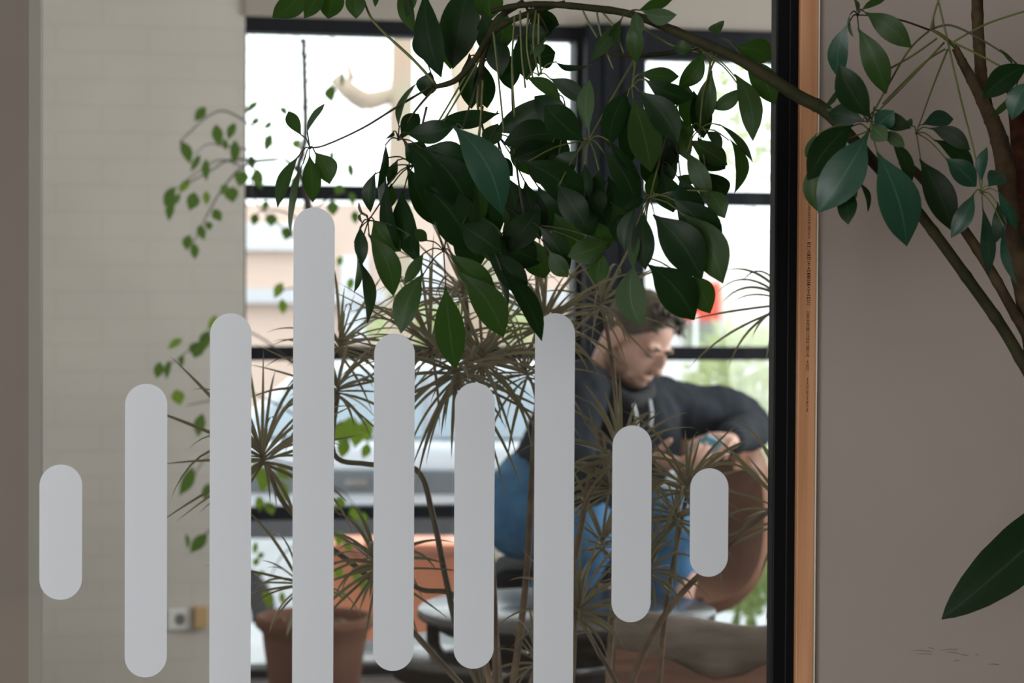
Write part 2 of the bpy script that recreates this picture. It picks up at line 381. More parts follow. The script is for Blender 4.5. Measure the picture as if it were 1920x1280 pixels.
# plane tree
tr = thing('plane_tree', P(750, 800, 14), 'pale bare plane tree outside the left window with a thick side limb', 'tree')
M_bark = mat('pale_plane_bark', (.40, .36, .27), .8, .2, scale=3, col2=(.46, .33, .25))
m = MB(); pts = spline([Vector((P(752, 600, 14).x, 14, -.45)), P(750, 600, 14), P(748, 380, 14), P(752, 230, 14), P(755, 60, 14), P(752, -250, 14)])
m.tube(pts, lerp_list([.12, .095, .085, .078, .07, .06], len(pts)), 12); m.build('trunk', M_bark, tr)
m = MB(); pts = spline([P(752, 172, 14), P(720, 182, 14), P(683, 188, 13.9), P(652, 168, 13.8), P(628, 146, 13.8)])
m.tube(pts, lerp_list([.05, .055, .066, .06, .045], len(pts)), 10)
m.tube([P(686, 185, 13.9), P(678, 206, 13.85)], [.05, .012], 10)
pts = spline([P(660, 150, 13.9), P(648, 110, 13.9), P(628, 80, 13.8), P(600, 40, 13.8)]); m.tube(pts, lerp_list([.03, .012, .01, .006], len(pts)), 8)
m.build('side_limb', M_bark, tr)
m = MB(); pts = spline([P(905, 420, 13), P(895, 260, 13), P(870, 120, 13.2), P(850, -60, 13.4)]); m.tube([Vector((P(905, 0, 13).x, 13, -.45))] + pts, lerp_list([.13, .12, .1, .07], len(pts) + 1), 12)
tr2 = m.build('plane_tree', M_bark); tag(tr2, 'pale pinkish tree trunk outside, right of the plane tree limb, behind the hanging leaves', 'tree')
tw = MB()
for i in range(46):
    x, y = random.uniform(455, 740), random.uniform(70, 300)
    a = P(x, y, 13.7); b = a + Vector((random.uniform(-.25, .25), random.uniform(-.1, .1), random.uniform(-.02, .2)))
    tw.tube([a, (a + b)/2 + Vector((0, 0, .02)), b], [.004, .003, .002], 5)
tw.build('twig', mat('grey_twig', (.25, .24, .24), .8), tr, kind='stuff')
# greenery outside right
M_bush = leaf_mat('garden_leaf', (.14, .20, .045), (.30, .40, .08), .5, .4)
M_bush2 = leaf_mat('pale_garden_leaf', (.34, .38, .20), (.5, .55, .25), .5, .4)
def bush(name, label, cx, cy, rx, ry, d, n, mtl, cat, ls=.05, grp=None):
    m = MB()
    for i in range(n):
        a = random.uniform(0, 6.283); r = math.sqrt(random.random())
        p = P(cx + rx*r*math.cos(a), cy + ry*r*math.sin(a), d + random.uniform(-.4, .4))
        dr = Vector((random.gauss(0, 1), random.gauss(0, 1), random.gauss(0, 1))).normalized() * ls * random.uniform(.6, 1.3)
        sd = dr.orthogonal().normalized() * ls * .3
        m.add([p, p + dr*.5 + sd, p + dr, p + dr*.5 - sd], [(0,1,2,3)], 0, [(0,0),(1,.5),(0,1),(-1,.5)])
    base = P(cx, cy, d); gz = -.06 if d < 8.6 else -.42
    for k in range(5):
        b = Vector((base.x + random.uniform(-.1, .1), d, gz)); m.tube([b, P(cx + random.uniform(-rx, rx)*.6, cy - ry*.4, d)], [.012, .004], 5)
    o = m.build(name, [mtl]); tag(o, label, cat, grp); return o
bush('garden_shrub', 'yellow green shrub outside behind the brown chair back', 1395, 800, 120, 190, 10.5, 1500, M_bush2, 'shrub', .075)
bush('garden_shrub', 'small green shrub outside low beside the black post', 1405, 1085, 48, 70, 8.2, 380, M_bush, 'shrub', .05)
bush('street_tree', 'pale hazy tree outside behind the right window top', 1400, 220, 160, 120, 22, 420, M_bush2, 'tree', .16)
bush('garden_shrub', 'pale green shrub outside behind the dracaena heads under the plane tree', 860, 610, 170, 40, 17, 700, M_bush2, 'shrub', .10)
# parked car
CARX, CARD = P(720, 0, 9.6).x, 9.6
car = thing('parked_car', (CARX, CARD, -.42), 'white parked car outside the left window', 'car')
M_carp = mat('white_car_paint', (.62, .65, .70), .2, .6); M_cglass = mat('sky_reflection_car_glass', (.44, .53, .60), .12, .9); M_tyre = mat('black_rubber', (.012, .012, .014), .7)  # car glass: sky reflection painted into its pale colour
def cz(py): return P(720, py, CARD).z
def CF(x, y, z): return Vector((CARX + x, CARD + y, z))
prof = [(-1.1, cz(1010)), (-1.12, cz(900)), (-1.0, cz(845)), (-.45, cz(828)), (.9, cz(828)), (1.25, cz(840)), (1.32, cz(900)), (1.3, cz(1010))]
m = MB(); m.prism(prof, 0, 1.6, CF); bevel(m.build('body', M_carp, car), .05, 3)
m = MB(); cab = [(-.78, cz(832)), (-.4, cz(700)), (-.25, cz(684)), (.62, cz(682)), (.8, cz(700)), (1.08, cz(832))]
m.prism(cab, .12, 1.48, CF); bevel(m.build('roof', M_carp, car), .04, 3)
for xs in ([(-.68, cz(822)), (-.34, cz(708)), (.18, cz(704)), (.18, cz(822))], [(.25, cz(822)), (.25, cz(704)), (.60, cz(706)), (.96, cz(822))]):
    m = MB(); m.prism(xs, .09, .125, CF); m.build('window', M_cglass, car, label='car window with a pale blue sky reflection painted in')
m = MB(); m.box((-1.13, -.04, cz(925)), (1.33, .02, cz(880)), CF); bevel(m.build('side_trim', mat('grey_plastic', (.10, .11, .12), .5), car), .01)
m = MB(); m.box((-1.11, -.03, cz(1010)), (1.32, .02, cz(968)), CF); m.build('sill', mat('dark_plastic', (.04, .04, .045), .6), car)
for x in (-.72, .85):
    m = MB(); fr = lambda a, b, c, x=x: CF(x, -.03, cz(985)) + Vector((a, c, b))
    ang = [2*math.pi*k/28 for k in range(28)]
    m.prism([(.23*math.cos(t), .23*math.sin(t)) for t in ang], 0, .18, lambda a, b, c, x=x: CF(x + a, b - .04, -.19 + c)); wh = m.build('wheel', M_tyre, car)
    m = MB(); m.prism([(.14*math.cos(t), .14*math.sin(t)) for t in ang], 0, .02, lambda a, b, c, x=x: CF(x + a, b - .055, -.19 + c)); m.build('hubcap', mat('silver_hubcap', (.6, .6, .62), .3, metal=.8), wh)
m = MB(); m.box((-.16, -.055, cz(908)), (-.06, -.035, cz(898)), CF); m.build('door_handle', mat('chrome', (.8, .8, .8), .15, metal=1), car)
m = MB(); m.blob(Matrix.Translation(CF(-.62, -.10, cz(815))) @ Matrix.Diagonal((.09, .06, .055, 1))); m.build('wing_mirror', M_carp, car)
# orange planter box on the pavement
ob = thing('orange_planter', (P(740, 0, 7.9).x, 7.9, -.06), 'orange metal planter box outside under the window rail', 'planter')
a = P(612, 1105, 7.9); b = P(878, 1022, 7.9)
m = MB(); m.box((a.x, 7.9, -.06), (b.x, 8.2, b.z)); bevel(m.build('box', mat('orange_metal', (.85, .30, .16), .5), ob), .008)
m = MB(); m.box((a.x, 7.885, b.z - .036), (b.x, 7.9, b.z - .030)); m.build('seam', mat('grey_seam', (.25, .2, .2), .6), ob)
m = MB(); m.box((a.x - .02, 7.87, -.06), (b.x + .02, 8.22, -.02)); m.build('plinth', mat('grey_stone_plinth', (.4, .42, .44), .8), ob)

# ------------------------------------------------------------------ window decals
bars = [(114, 870, 1123, 80), (273.5, 719, 1268, 79), (431.5, 587, 1330, 77.5), (587, 389, 1330, 77), (737.5, 625, 1256, 76), (888, 717, 1252, 75), (1037.5, 587, 1330, 74.5), (1182.5, 797, 1165, 73.5), (1327.5, 877, 1080, 71.5)]
blabels = ['short white rounded bar decal at the far left of the glass', 'tall white rounded bar decal in front of the painted brick, left of the wall socket',
 'white rounded bar decal between the wall socket and the window corner', 'tallest white rounded bar decal, in front of the ficus trunk',
 'white rounded bar decal over the right rim of the terracotta pot', 'white rounded bar decal over the left end of the black round table',
 'white rounded bar decal covering the right shoulder of the seated man', 'white rounded bar decal in front of the jeans and right hand of the man', 'short white rounded bar decal in front of the brown leather chair']
for (cx, y0, y1, w), lb in zip(bars, blabels):
    yc = (y0 + min(y1, 1280)) / 2
    cx_m = cx - (yc - 900) * .0055 * 0
    s0 = hit(cx - w/2, yc, GT)[0]; s1 = hit(cx + w/2, yc, GT)[0]; r = (s1 - s0) / 2; scn = (s0 + s1) / 2
    zt = hit(cx, y0, GT)[1]; zb_ = hit(cx, y1, GT)[1]
    ol = [(scn + r*math.cos(t), zt - r + r*math.sin(t)) for t in [math.pi*k/28 for k in range(29)]] + \
         [(scn + r*math.cos(t), zb_ + r + r*math.sin(t)) for t in [math.pi + math.pi*k/28 for k in range(29)]]
    m = MB(); m.prism(ol, GT - .0057, GT - .0051, W)
    tag(m.build('window_decal', M_vinyl), lb, 'decal', 'white rounded bars stuck on the glass')

# ------------------------------------------------------------------ wall socket and wood block
def wallpt(px, py, off):         # point on the brick wall under a pixel, off metres into the room
    s_, z_, _ = hit(px, py, WT); return W(s_, WT - off, z_)
def wframe(px, py):
    s_, z_, _ = hit(px, py, WT); return lambda a, b, z: W(s_ + a, WT - b, z_ + z)
so = thing('wall_socket', wallpt(337, 1160, 0), 'white wall socket low on the painted brick wall', 'socket')
fr = wframe(337, 1160); Lx = (wallpt(361, 1160, 0) - wallpt(314, 1160, 0)).length / 2; hz = .036
m = MB(); m.box((-Lx, 0, -hz), (Lx, .012, hz), fr); bevel(m.build('plate', mat('white_plastic', (.8, .8, .78), .35), so), .003)
m = MB(); ang = [2*math.pi*k/30 for k in range(30)]
m.prism([(Lx*.42*math.cos(t), .021*math.sin(t)) for t in ang], .012, .0128, fr); m.build('recess', mat('grey_recess', (.22, .21, .2), .5), so)
for sx in (-1, 1):
    m = MB(); m.prism([(Lx*.16*sx + Lx*.05*math.cos(t), .003*math.sin(t)) for t in ang], .0128, .0132, fr); m.build('pin_hole', M_black, so)
wbk = thing('wood_block', wallpt(376, 1155, 0), 'small light wooden block on the brick wall beside the wall socket', 'block')
fr = wframe(376, 1155); Lx = (wallpt(389, 1155, 0) - wallpt(364, 1155, 0)).length / 2
m = MB(); m.box((-Lx, 0, -.037), (Lx, .035, .037), fr); bevel(m.build('block', mat('light_wood', (.62, .42, .2), .5, scale=5, var=.2), wbk), .003)

# ------------------------------------------------------------------ round tables
M_ttop = mat('black_tabletop', (.012, .014, .018), .25, .9); M_tmet = mat('black_table_metal', (.006, .006, .007), .6, .1)
c = P(1062, 1138, 4.98); r = 279*4.98/F; z = c.z
tb = thing('side_table', (c.x, c.y, FB), 'black two tier round table in front of the seated man', 'table')
m = MB(); m.lathe([(r - .004, z - .022), (r, z - .018), (r, z - .004), (r - .004, z)], 72, c.xy.to_3d()); m.build('tabletop', M_ttop, tb)
m = MB(); m.lathe([(r*.86, z - .05), (r*.88, z - .022)], 60, c.xy.to_3d()); m.build('apron', M_tmet, tb)
c2 = P(960, 1213, 4.95); r2 = 250*4.95/F; z2 = c2.z
m = MB(); m.lathe([(r2 - .004, z2 - .022), (r2, z2 - .018), (r2, z2 - .004), (r2 - .004, z2)], 72, c2.xy.to_3d()); m.build('lower_shelf', M_ttop, tb)
m = MB(); m.lathe([(r2*.9, z2 - .06), (r2*.92, z2 - .022)], 60, c2.xy.to_3d()); m.build('shelf_apron', M_tmet, tb)
for x, y in ((812, 5.0), (1130, 4.82), (1040, 5.2)):
    q = P(x, 1138, y); m = MB(); m.tube([(q.x, y, z - .02), (q.x, y, FB)], .016, 14); m.build('leg', M_tmet, tb)
cu = thing('steel_cup', P(1000, 1190, 4.8), 'small steel dish on the lower tier of the black table', 'dish')
m = MB(); c = Vector((P(1000, 0, 4.85).x, 4.85, z2))
cu.location = c; m.lathe([(.02, 0), (.022, .004), (.022, .012), (.018, .014)], 24, c); m.build('dish', mat('steel', (.7, .7, .72), .2, metal=1), cu)
#PART3
# ------------------------------------------------------------------ leaf blades
PROF = [(0, .04), (.06, .10), (.14, .30), (.25, .62), (.36, .86), (.48, .99), (.58, 1.0), (.68, .93), (.78, .76), (.86, .53), (.93, .26), (.97, .11), (1, .0)]
def prof(t, P_=PROF):
    for (a, u), (b, v) in zip(P_, P_[1:]):
        if t <= b: return u + (v - u)*(t - a)/(b - a)
    return 0
def blade(mb, B, T, w, roll=0.0, bow=0.0, droop=.06, fold=.22, mi=0, wave=0.0, n=13, seed=0, P_=PROF):
    """one leaf blade from base B to tip T: w real width, roll about its axis against the camera, folded along the midrib"""
    a = (T - B); L = a.length; a.normalize()
    nrm = (CM.translation - (B + T)/2); nrm = (nrm - a*nrm.dot(a)).normalized()
    nrm = Matrix.Rotation(roll, 3, a) @ nrm
    s = nrm.cross(a).normalized()
    ph = seed * 1.7
    vs = []; uv = []
    for i in range(n):
        t = i/(n-1); k = 4*t*(1-t); hw = w/2*prof(t, P_)
        c = B + a*(L*t) + s*(bow*L*k) + nrm*(droop*L*(k - 1.2*t*t))
        for u in (-1, -.5, 0, .5, 1):
            lift = fold*hw*abs(u) - .12*hw*u*u + wave*hw*abs(u)*math.sin(9*t + ph + u)
            vs.append(c + s*(u*hw) + nrm*lift); uv.append((u, t))
    fs = [(i*5+j, i*5+j+1, (i+1)*5+j+1, (i+1)*5+j) for i in range(n-1) for j in range(4)]
    mb.add(vs, fs, mi, uv)
# ------------------------------------------------------------------ schefflera in front of the glass
M_ld = leaf_mat('mature_green_leaf', (.005, .018, .005), (.020, .075, .006), .42, .25, spec=.16)
M_lm = leaf_mat('green_leaf', (.020, .042, .011), (.05, .15, .010), .42, .38, spec=.18)
M_lp = leaf_mat('pale_leaf_underside', (.036, .068, .028), (.05, .12, .03), .6, .25, spec=.2)
M_ll = leaf_mat('lit_blue_green_leaf', (.012, .046, .026), (.02, .08, .02), .36, .12, spec=.24)  # leaves catching the light: their lit gloss is put into the colour
LM = [M_ld, M_lm, M_lp, M_ll]; TI = {'d': 0, 'm': 1, 'p': 2, 'l': 3}
M_stalk = mat('green_stalk', (.085, .10, .022), .5, .4, var=.3, scale=20)
M_stalk_d = mat('dark_green_stalk', (.030, .030, .012), .5, .4, var=.3, scale=20)
M_branch = mat('grey_brown_bark', (.062, .040, .019), .8, .15, scale=30, col2=(.022, .015, .008), bump=.4, bscale=90)
M_branch_g = mat('greenish_bark', (.030, .027, .011), .75, .15, scale=25, col2=(.016, .017, .007), bump=.3, bscale=80)
sch = thing('schefflera', Vector((P(1990, 0, 2.6).x, 2.62, 0)), 'large dark green umbrella plant reaching in from the right in front of the glass', 'plant')
def branch(pts, wid, mtl, name='branch', rings=True):
    pp = spline([P(*q) for q in pts], 8); n = len(pp)
    rr = [w/2*pts[0][2]/F for w in lerp_list(wid, n)]
    if rings: rr = [r*(1 + .10*(1 if i % 7 == 0 else 0) + .04*noise.noise(p*40)) for i, (r, p) in enumerate(zip(rr, pp))]
    m = MB(); m.tube(pp, rr, 12); return m.build(name, mtl, sch)
nleaf = [0]
def cluster(hub, d, leaves, stalk=None, sw=4.2, smat=None, par=sch, name='compound_leaf'):
    """a compound leaf: leaflets (base x, y, tip x, y, width, tone[, bow, depth shift]) on stalks from one hub"""
    m = MB(); st = MB(); H = P(hub[0], hub[1], d)
    for i, lf in enumerate(leaves):
        bx, by, tx, ty, w, tone = lf[:6]; bow = lf[6] if len(lf) > 6 else random.uniform(-.04, .04); dz = lf[7] if len(lf) > 7 else 0
        rs = random.Random(nleaf[0]); nleaf[0] += 1
        db = d - i*.006 + dz; dt = db + rs.uniform(-.02, .03)
        B = P(bx, by, db); T = P(tx, ty, dt); L = (T - B).length; wr = w*1.04*d/F
        full = max(wr, L*.36); roll = math.acos(max(-1, min(1, wr/full))) * rs.choice((-1, 1))
        roll = max(-1.25, min(1.25, roll))
        if abs(roll) < .2: roll = rs.uniform(-.3, .3)
        blade(m, B, T, min(wr/max(.3, math.cos(roll)), L*.62 + wr*.3), roll, bow, rs.uniform(.03, .09), rs.uniform(.12, .30), TI[tone], .05, 13, nleaf[0])
        if (B - H).length > .004 and (B - H).length < .11:
            mid = (B + H)/2 + Vector((0, 0, .004)); st.tube(spline([H, mid, B + (T-B)*.05], 3), 1.35*d/F, 6)
    o = m.build(name, LM, par)
    if stalk:
        pp = spline([P(*q) if len(q) == 3 else P(q[0], q[1], d) for q in stalk] + [H], 6)
        st.tube(pp, [sw/2*d/F*(1.25 - .5*k/(len(pp)-1)) for k in range(len(pp))], 8)
        st.blob(Matrix.Translation(H) @ Matrix.Diagonal((3.2*d/F,)*3 + (1,)), 8, 6)
    if st.v: st.build('leaf_stalk', smat or M_stalk_d, o)
    return o
# branches
branch([(920, 22, 2.62), (960, 12, 2.62), (1020, 8, 2.61), (1100, 14, 2.6), (1180, 26, 2.6), (1250, 52, 2.59), (1310, 78, 2.58), (1370, 103, 2.57), (1430, 138, 2.56), (1500, 182, 2.55), (1548, 208, 2.55), (1600, 262, 2.55), (1645, 312, 2.56), (1700, 372, 2.57), (1750, 434, 2.58), (1820, 530, 2.59), (1880, 615, 2.6), (1935, 710, 2.6), (2010, 850, 2.6)],
       [9, 11, 12, 13, 14, 17, 18, 19, 22, 24, 24, 22, 21, 20, 20, 21, 22, 23, 24], M_branch_g)
branch([(1330, 93, 2.6), (1290, 94, 2.61), (1240, 101, 2.62), (1190, 104, 2.63), (1145, 100, 2.64)], [12, 10, 9, 9, 8], M_branch_g)
branch([(1690, 300, 2.62), (1740, 345, 2.62), (1800, 420, 2.63), (1850, 495, 2.63), (1890, 565, 2.62), (1935, 650, 2.62), (2000, 800, 2.62)], [16, 18, 19, 20, 20, 20, 22], M_branch)
branch([(1832, -60, 2.68), (1833, 40, 2.68), (1837, 100, 2.67), (1841, 150, 2.66), (1852, 200, 2.65)], [22, 22, 22, 23, 20], M_branch)
branch([(1791, 90, 2.63), (1806, 120, 2.63), (1828, 160, 2.63), (1850, 205, 2.63), (1868, 245, 2.63), (1882, 300, 2.63), (1895, 400, 2.63), (1915, 520, 2.63), (1945, 680, 2.63), (2010, 860, 2.63)], [14, 18, 22, 26, 32, 36, 36, 36, 36, 38], M_branch)
branch([(1060, 5, 2.63), (1000, 22, 2.63), (930, 55, 2.62), (890, 112, 2.6), (855, 150, 2.6), (815, 163, 2.6)], [10, 12, 12, 12, 11, 9], M_branch_g)
branch([(980, 5, 2.63), (930, 40, 2.66), (905, 110, 2.66), (900, 200, 2.66)], [12, 12, 11, 9], M_branch_g)
# moss pole
m = MB(); pp = [P(1908 + k*2.2, 170 + k*38, 2.74) for k in range(12)] + [P(1985, 760, 2.73), Vector((P(2010, 0, 2.7).x, 2.70, .25))]
rr = [(14 + 4*noise.noise(p*30))*2.7/F + .004 for p in pp]; m.tube(pp, rr, 14)
m.build('moss_pole', mat('red_brown_coir', (.075, .028, .016), .95, .1, scale=40, col2=(.03, .012, .008), bump=1.0, bscale=70), sch, label='rough dark reddish coir pole')
# pot under the frame
m = MB(); cc = (sch.location.x, 2.62, 0); m.lathe([(.11, 0), (.115, .01), (.15, .28), (.165, .28), (.165, .32), (.148, .32), (.145, .27)], 40, cc); m.build('pot', mat('grey_pot', (.3, .3, .3), .7), sch)
m = MB(); m.lathe([(.001, .27), (.146, .268)], 30, cc); m.build('soil', mat('dark_soil', (.02, .014, .01), .95), sch)
m = MB()
for a in (P(2010, 850, 2.6), P(2000, 800, 2.62), P(2010, 860, 2.63)):
    m.tube(spline([a, Vector((sch.location.x + .02, 2.62, .55)), Vector((sch.location.x, 2.62, .26))], 6), .008, 10)
m.build('trunk', M_branch, sch)

# ---- hanging leaves, back to front
cluster((640, -40), 2.60, [(585, -35, 510, 38, 44, 'm'), (606, -30, 572, 34, 33, 'm'), (630, -35, 616, 38, 44, 'm'), (665, -25, 668, 34, 36, 'm'), (703, -25, 705, 12, 12, 'm')], [(815, 156, 2.6), (775, 112, 2.6), (702, 42, 2.6), (676, -10, 2.6)], 5, M_stalk)
cluster((581, 277), 2.58, [(566, 255, 541, 205, 25, 'm', .06), (574, 250, 606, 190, 14, 'p', -.03), (590, 285, 618, 345, 40, 'm', .12), (580, 290, 588, 378, 34, 'm'), (562, 290, 516, 388, 24, 'm', -.05), (570, 300, 535, 440, 13, 'm', .05)], [(812, 160, 2.6), (745, 200, 2.59), (680, 240, 2.58), (610, 272, 2.58)], 4)
cluster((855, -40), 2.66, [(760, -40, 772, 60, 30, 'm'), (785, -30, 760, 30, 20, 'm'), (880, -40, 848, 127, 72, 'd', .0, .03), (842, 60, 845, 128, 40, 'm', 0, .05), (905, -40, 918, 40, 52, 'm', .05)])
cluster((808, -30), 2.59, [(797, -20, 823, 146, 50, 'd', -.03)])
cluster((815, 158), 2.61, [(806, 135, 797, 181, 40, 'd'), (778, 62, 792, 110, 20, 'd')])
cluster((905, 120), 2.68, [(880, 100, 884, 205, 44, 'd'), (900, 110, 915, 205, 40, 'd'), (925, 60, 940, 140, 45, 'd'), (940, 90, 960, 170, 40, 'd'), (905, 20, 925, 110, 48, 'd'), (950, 20, 935, 100, 40, 'm'), (975, 60, 990, 150, 44, 'd')])
cluster((1000, 20), 2.66, [(985, 14, 1050, 48, 40, 'd', -.08), (985, 55, 1043, 50, 40, 'd'), (978, 112, 1024, 70, 20, 'p'), (995, 108, 1043, 98, 46, 'd', -.06), (1030, 60, 980, 70, 40, 'd')])
# fill of the middle mass
cluster((930, 250), 2.70, [(880, 330, 905, 432, 50, 'd'), (905, 340, 935, 440, 48, 'd'), (950, 330, 975, 430, 56, 'd'), (985, 340, 1010, 450, 56, 'd'), (1010, 350, 1050, 440, 56, 'd'), (900, 400, 935, 500, 50, 'm'), (860, 420, 900, 500, 60, 'd'), (955, 390, 985, 480, 50, 'd'), (1000, 220, 1060, 330, 60, 'd'), (960, 250, 1000, 330, 46, 'm'), (990, 280, 1040, 350, 50, 'd'), (1040, 400, 1080, 480, 56, 'm')])
cluster((917, 281), 2.68, [(912, 275, 934, 233, 36, 'p'), (918, 298, 962, 330, 30, 'd', .1), (900, 300, 885, 340, 20, 'p'), (925, 283, 945, 320, 20, 'd')], [(900, 150, 2.66), (896, 200, 2.66)], 5, M_stalk)
cluster((930, 215), 2.64, [(937, 212, 824, 222, 34, 'd', .10)])
cluster((1060, 200), 2.62, [(1050, 175, 928, 246, 50, 'd', .05), (1062, 252, 944, 268, 56, 'd', -.05), (1072, 240, 1000, 180, 50, 'd'), (1040, 268, 960, 300, 46, 'd'), (1050, 290, 1000, 330, 50, 'd')])
cluster((747, 261), 2.58, [(748, 240, 777, 152, 14, 'm', .12), (752, 262, 787, 211, 34, 'd', .05), (760, 250, 852, 234, 42, 'd', -.08), (738, 245, 722, 264, 8, 'd'), (723, 268, 712, 352, 15, 'd'), (758, 268, 800, 300, 44, 'd'), (765, 272, 845, 375, 66, 'd', .06), (790, 278, 878, 330, 56, 'd', .12)], [(815, 165, 2.6), (777, 210, 2.59)], 4.5)
cluster((776, 310), 2.6, [(746, 298, 727, 345, 18, 'd'), (762, 308, 825, 425, 42, 'd', -.06), (735, 345, 727, 392, 26, 'm'), (705, 322, 693, 398, 25, 'd', -.08), (725, 290, 718, 420, 16, 'd'), (755, 355, 780, 492, 44, 'd', -.04), (728, 340, 736, 468, 26, 'd'), (775, 310, 812, 372, 30, 'd')], [(800, 200, 2.6), (786, 260, 2.6)], 4)
cluster((691, 413), 2.57, [(684, 405, 669, 378, 7, 'm'), (676, 400, 676, 420, 9, 'm'), (700, 412, 752, 470, 52, 'm', -.1), (664, 450, 669, 548, 12, 'm', .1), (675, 424, 680, 494, 25, 'd'), (672, 486, 695, 608, 23, 'p', .05), (690, 438, 738, 556, 45, 'm', .1), (770, 440, 772, 472, 40, 'd')], [(735, 345, 2.58), (710, 385, 2.57)], 3.5)
cluster((832, 470), 2.53, [(790, 345, 888, 474, 82, 'd', .07), (800, 283, 884, 396, 70, 'd', .06), (802, 452, 778, 430, 22, 'm'), (795, 473, 757, 532, 22, 'm'), (845, 475, 930, 540, 44, 'm', -.05), (794, 512, 750, 624, 46, 'm', -.06), (835, 536, 857, 693, 55, 'm', -.03), (864, 512, 946, 634, 58, 'm', .08)], [(862, 300, 2.6), (850, 380, 2.57)], 4.5)
cluster((868, 240), 2.50, [(848, 236, 942, 400, 70, 'l', .10)], [(900, 140, 2.62), (880, 200, 2.55)], 4)
cluster((895, 395), 2.55, [(900, 450, 962, 575, 20, 'p', -.04), (885, 330, 905, 420, 24, 'm'), (915, 470, 988, 556, 48, 'd', .05), (862, 420, 940, 470, 60, 'd'), (938, 505, 1022, 635, 37, 'd', .04)], [(905, 200, 2.65), (893, 300, 2.58)], 4)
cluster((985, 420), 2.58, [(1015, 390, 950, 470, 54, 'd'), (930, 442, 1018, 492, 58, 'd', -.04), (988, 440, 1020, 526, 54, 'm', .05), (1012, 425, 1068, 506, 42, 'd', .05), (940, 385, 955, 425, 14, 'p'), (1030, 470, 1065, 520, 34, 'm'), (1140, 452, 1065, 478, 46, 'm', .08), (1128, 470, 1118, 532, 38, 'm')], [(960, 120, 2.65), (965, 280, 2.62)], 4.5)
cluster((1104, 262), 2.56, [(1105, 248, 1103, 148, 32, 'p', .05), (1094, 264, 1022, 196, 58, 'd', .05), (1085, 282, 1042, 330, 40, 'd'), (1096, 305, 1106, 372, 22, 'd'), (1124, 318, 1116, 378, 30, 'd'), (1130, 282, 1192, 388, 46, 'd', .10), (1140, 260, 1192, 348, 24, 'd', .12), (978, 302, 1100, 391, 64, 'd', .06), (1045, 345, 1100, 425, 50, 'd')], [(1190, 110, 2.62), (1150, 180, 2.58)], 4, M_stalk)
cluster((1010, 140), 2.6, [(985, 145, 1052, 187, 26, 'm', .06), (1030, 147, 1098, 192, 32, 'd', .06), (1040, 115, 1112, 127, 13, 'd', -.06), (1003, 112, 1018, 76, 18, 'p')], [(1005, 20, 2.62), (1000, 80, 2.6)], 4, M_stalk)
cluster((1120, 380), 2.58, [(1100, 378, 1162, 417, 46, 'd', -.05), (1140, 330, 1157, 452, 44, 'd', .05), (1080, 385, 1110, 440, 44, 'd'), (1110, 410, 1140, 470, 50, 'm'), (1148, 380, 1176, 440, 36, 'm'), (1100, 350, 1130, 400, 40, 'd')])
cluster((1175, 30), 2.57, [(1168, 32, 1111, 117, 26, 'p', -.06), (1165, 38, 1128, 98, 24, 'm'), (1188, 32, 1190, 118, 32, 'm', .04), (1192, 22, 1201, 66, 24, 'p'), (1196, 20, 1263, 2, 22, 'm', .08), (1204, 20, 1268, 28, 30, 'p', -.1)])
cluster((1350, 72), 2.58, [(1350, 66, 1342, 38, 32, 'm'), (1376, 88, 1450, 112, 46, 'm', .1), (1396, 108, 1454, 196, 48, 'm', .06)])
# right hanging group
cluster((1185, 165), 2.56, [(1180, 168, 1143, 275, 44, 'd', -.10), (1175, 180, 1186, 312, 40, 'd'), (1196, 138, 1276, 141, 31, 'm', -.05), (1208, 148, 1302, 186, 38, 'd', -.06), (1196, 170, 1272, 268, 54, 'd', .08), (1186, 184, 1222, 322, 60, 'm', .02)], [(1192, 104, 2.6), (1190, 130, 2.58)], 5, M_stalk)
cluster((1320, 98), 2.6, [(1318, 96, 1272, 165, 36, 'm', .1), (1300, 92, 1262, 86, 26, 'm'), (1335, 132, 1312, 240, 37, 'm', .03), (1392, 163, 1336, 205, 28, 'm', .08), (1377, 138, 1408, 264, 42, 'm', .14)], [(1345, 98, 2.6)], 3, M_stalk)
cluster((1260, 200), 2.63, [(1230, 230, 1262, 320, 50, 'd'), (1262, 210, 1290, 300, 40, 'm'), (1255, 250, 1240, 330, 46, 'd'), (1285, 150, 1292, 240, 34, 'm'), (1300, 170, 1320, 260, 40, 'd'), (1210, 260, 1240, 360, 50, 'd'), (1160, 300, 1190, 400, 50, 'd'), (1240, 320, 1262, 400, 50, 'd'), (1275, 330, 1300, 420, 44, 'd')])
cluster((1312, 243), 2.57, [(1348, 232, 1419, 299, 15, 'm', -.10), (1366, 258, 1384, 362, 24, 'm', .16), (1322, 246, 1353, 278, 20, 'd', .1), (1308, 258, 1362, 318, 50, 'd', -.06), (1290, 262, 1366, 310, 36, 'm'), (1322, 322, 1356, 378, 42, 'd', .1), (1302, 232, 1276, 262, 24, 'm'), (1286, 282, 1330, 377, 35, 'm', .04)], [(1345, 98, 2.6), (1320, 170, 2.58)], 3.5, M_stalk)
cluster((1240, 300), 2.6, [(1272, 292, 1226, 347, 44, 'd'), (1238, 262, 1258, 312, 34, 'd'), (1232, 318, 1214, 368, 24, 'm'), (1268, 330, 1300, 345, 22, 'm')])
cluster((1219, 371), 2.52, [(1192, 388, 1170, 468, 28, 'd', -.1), (1208, 372, 1172, 390, 20, 'd'), (1240, 368, 1326, 392, 48, 'd', .05), (1326, 356, 1358, 408, 38, 'm', .06), (1262, 372, 1350, 468, 66, 'd', .06), (1282, 400, 1353, 532, 66, 'm', .10), (1192, 424, 1184, 502, 20, 'p'), (1207, 398, 1210, 505, 42, 'd', -.03), (1224, 402, 1317, 523, 74, 'd', .06)], [(1275, 180, 2.6), (1240, 290, 2.56)], 4, M_stalk)
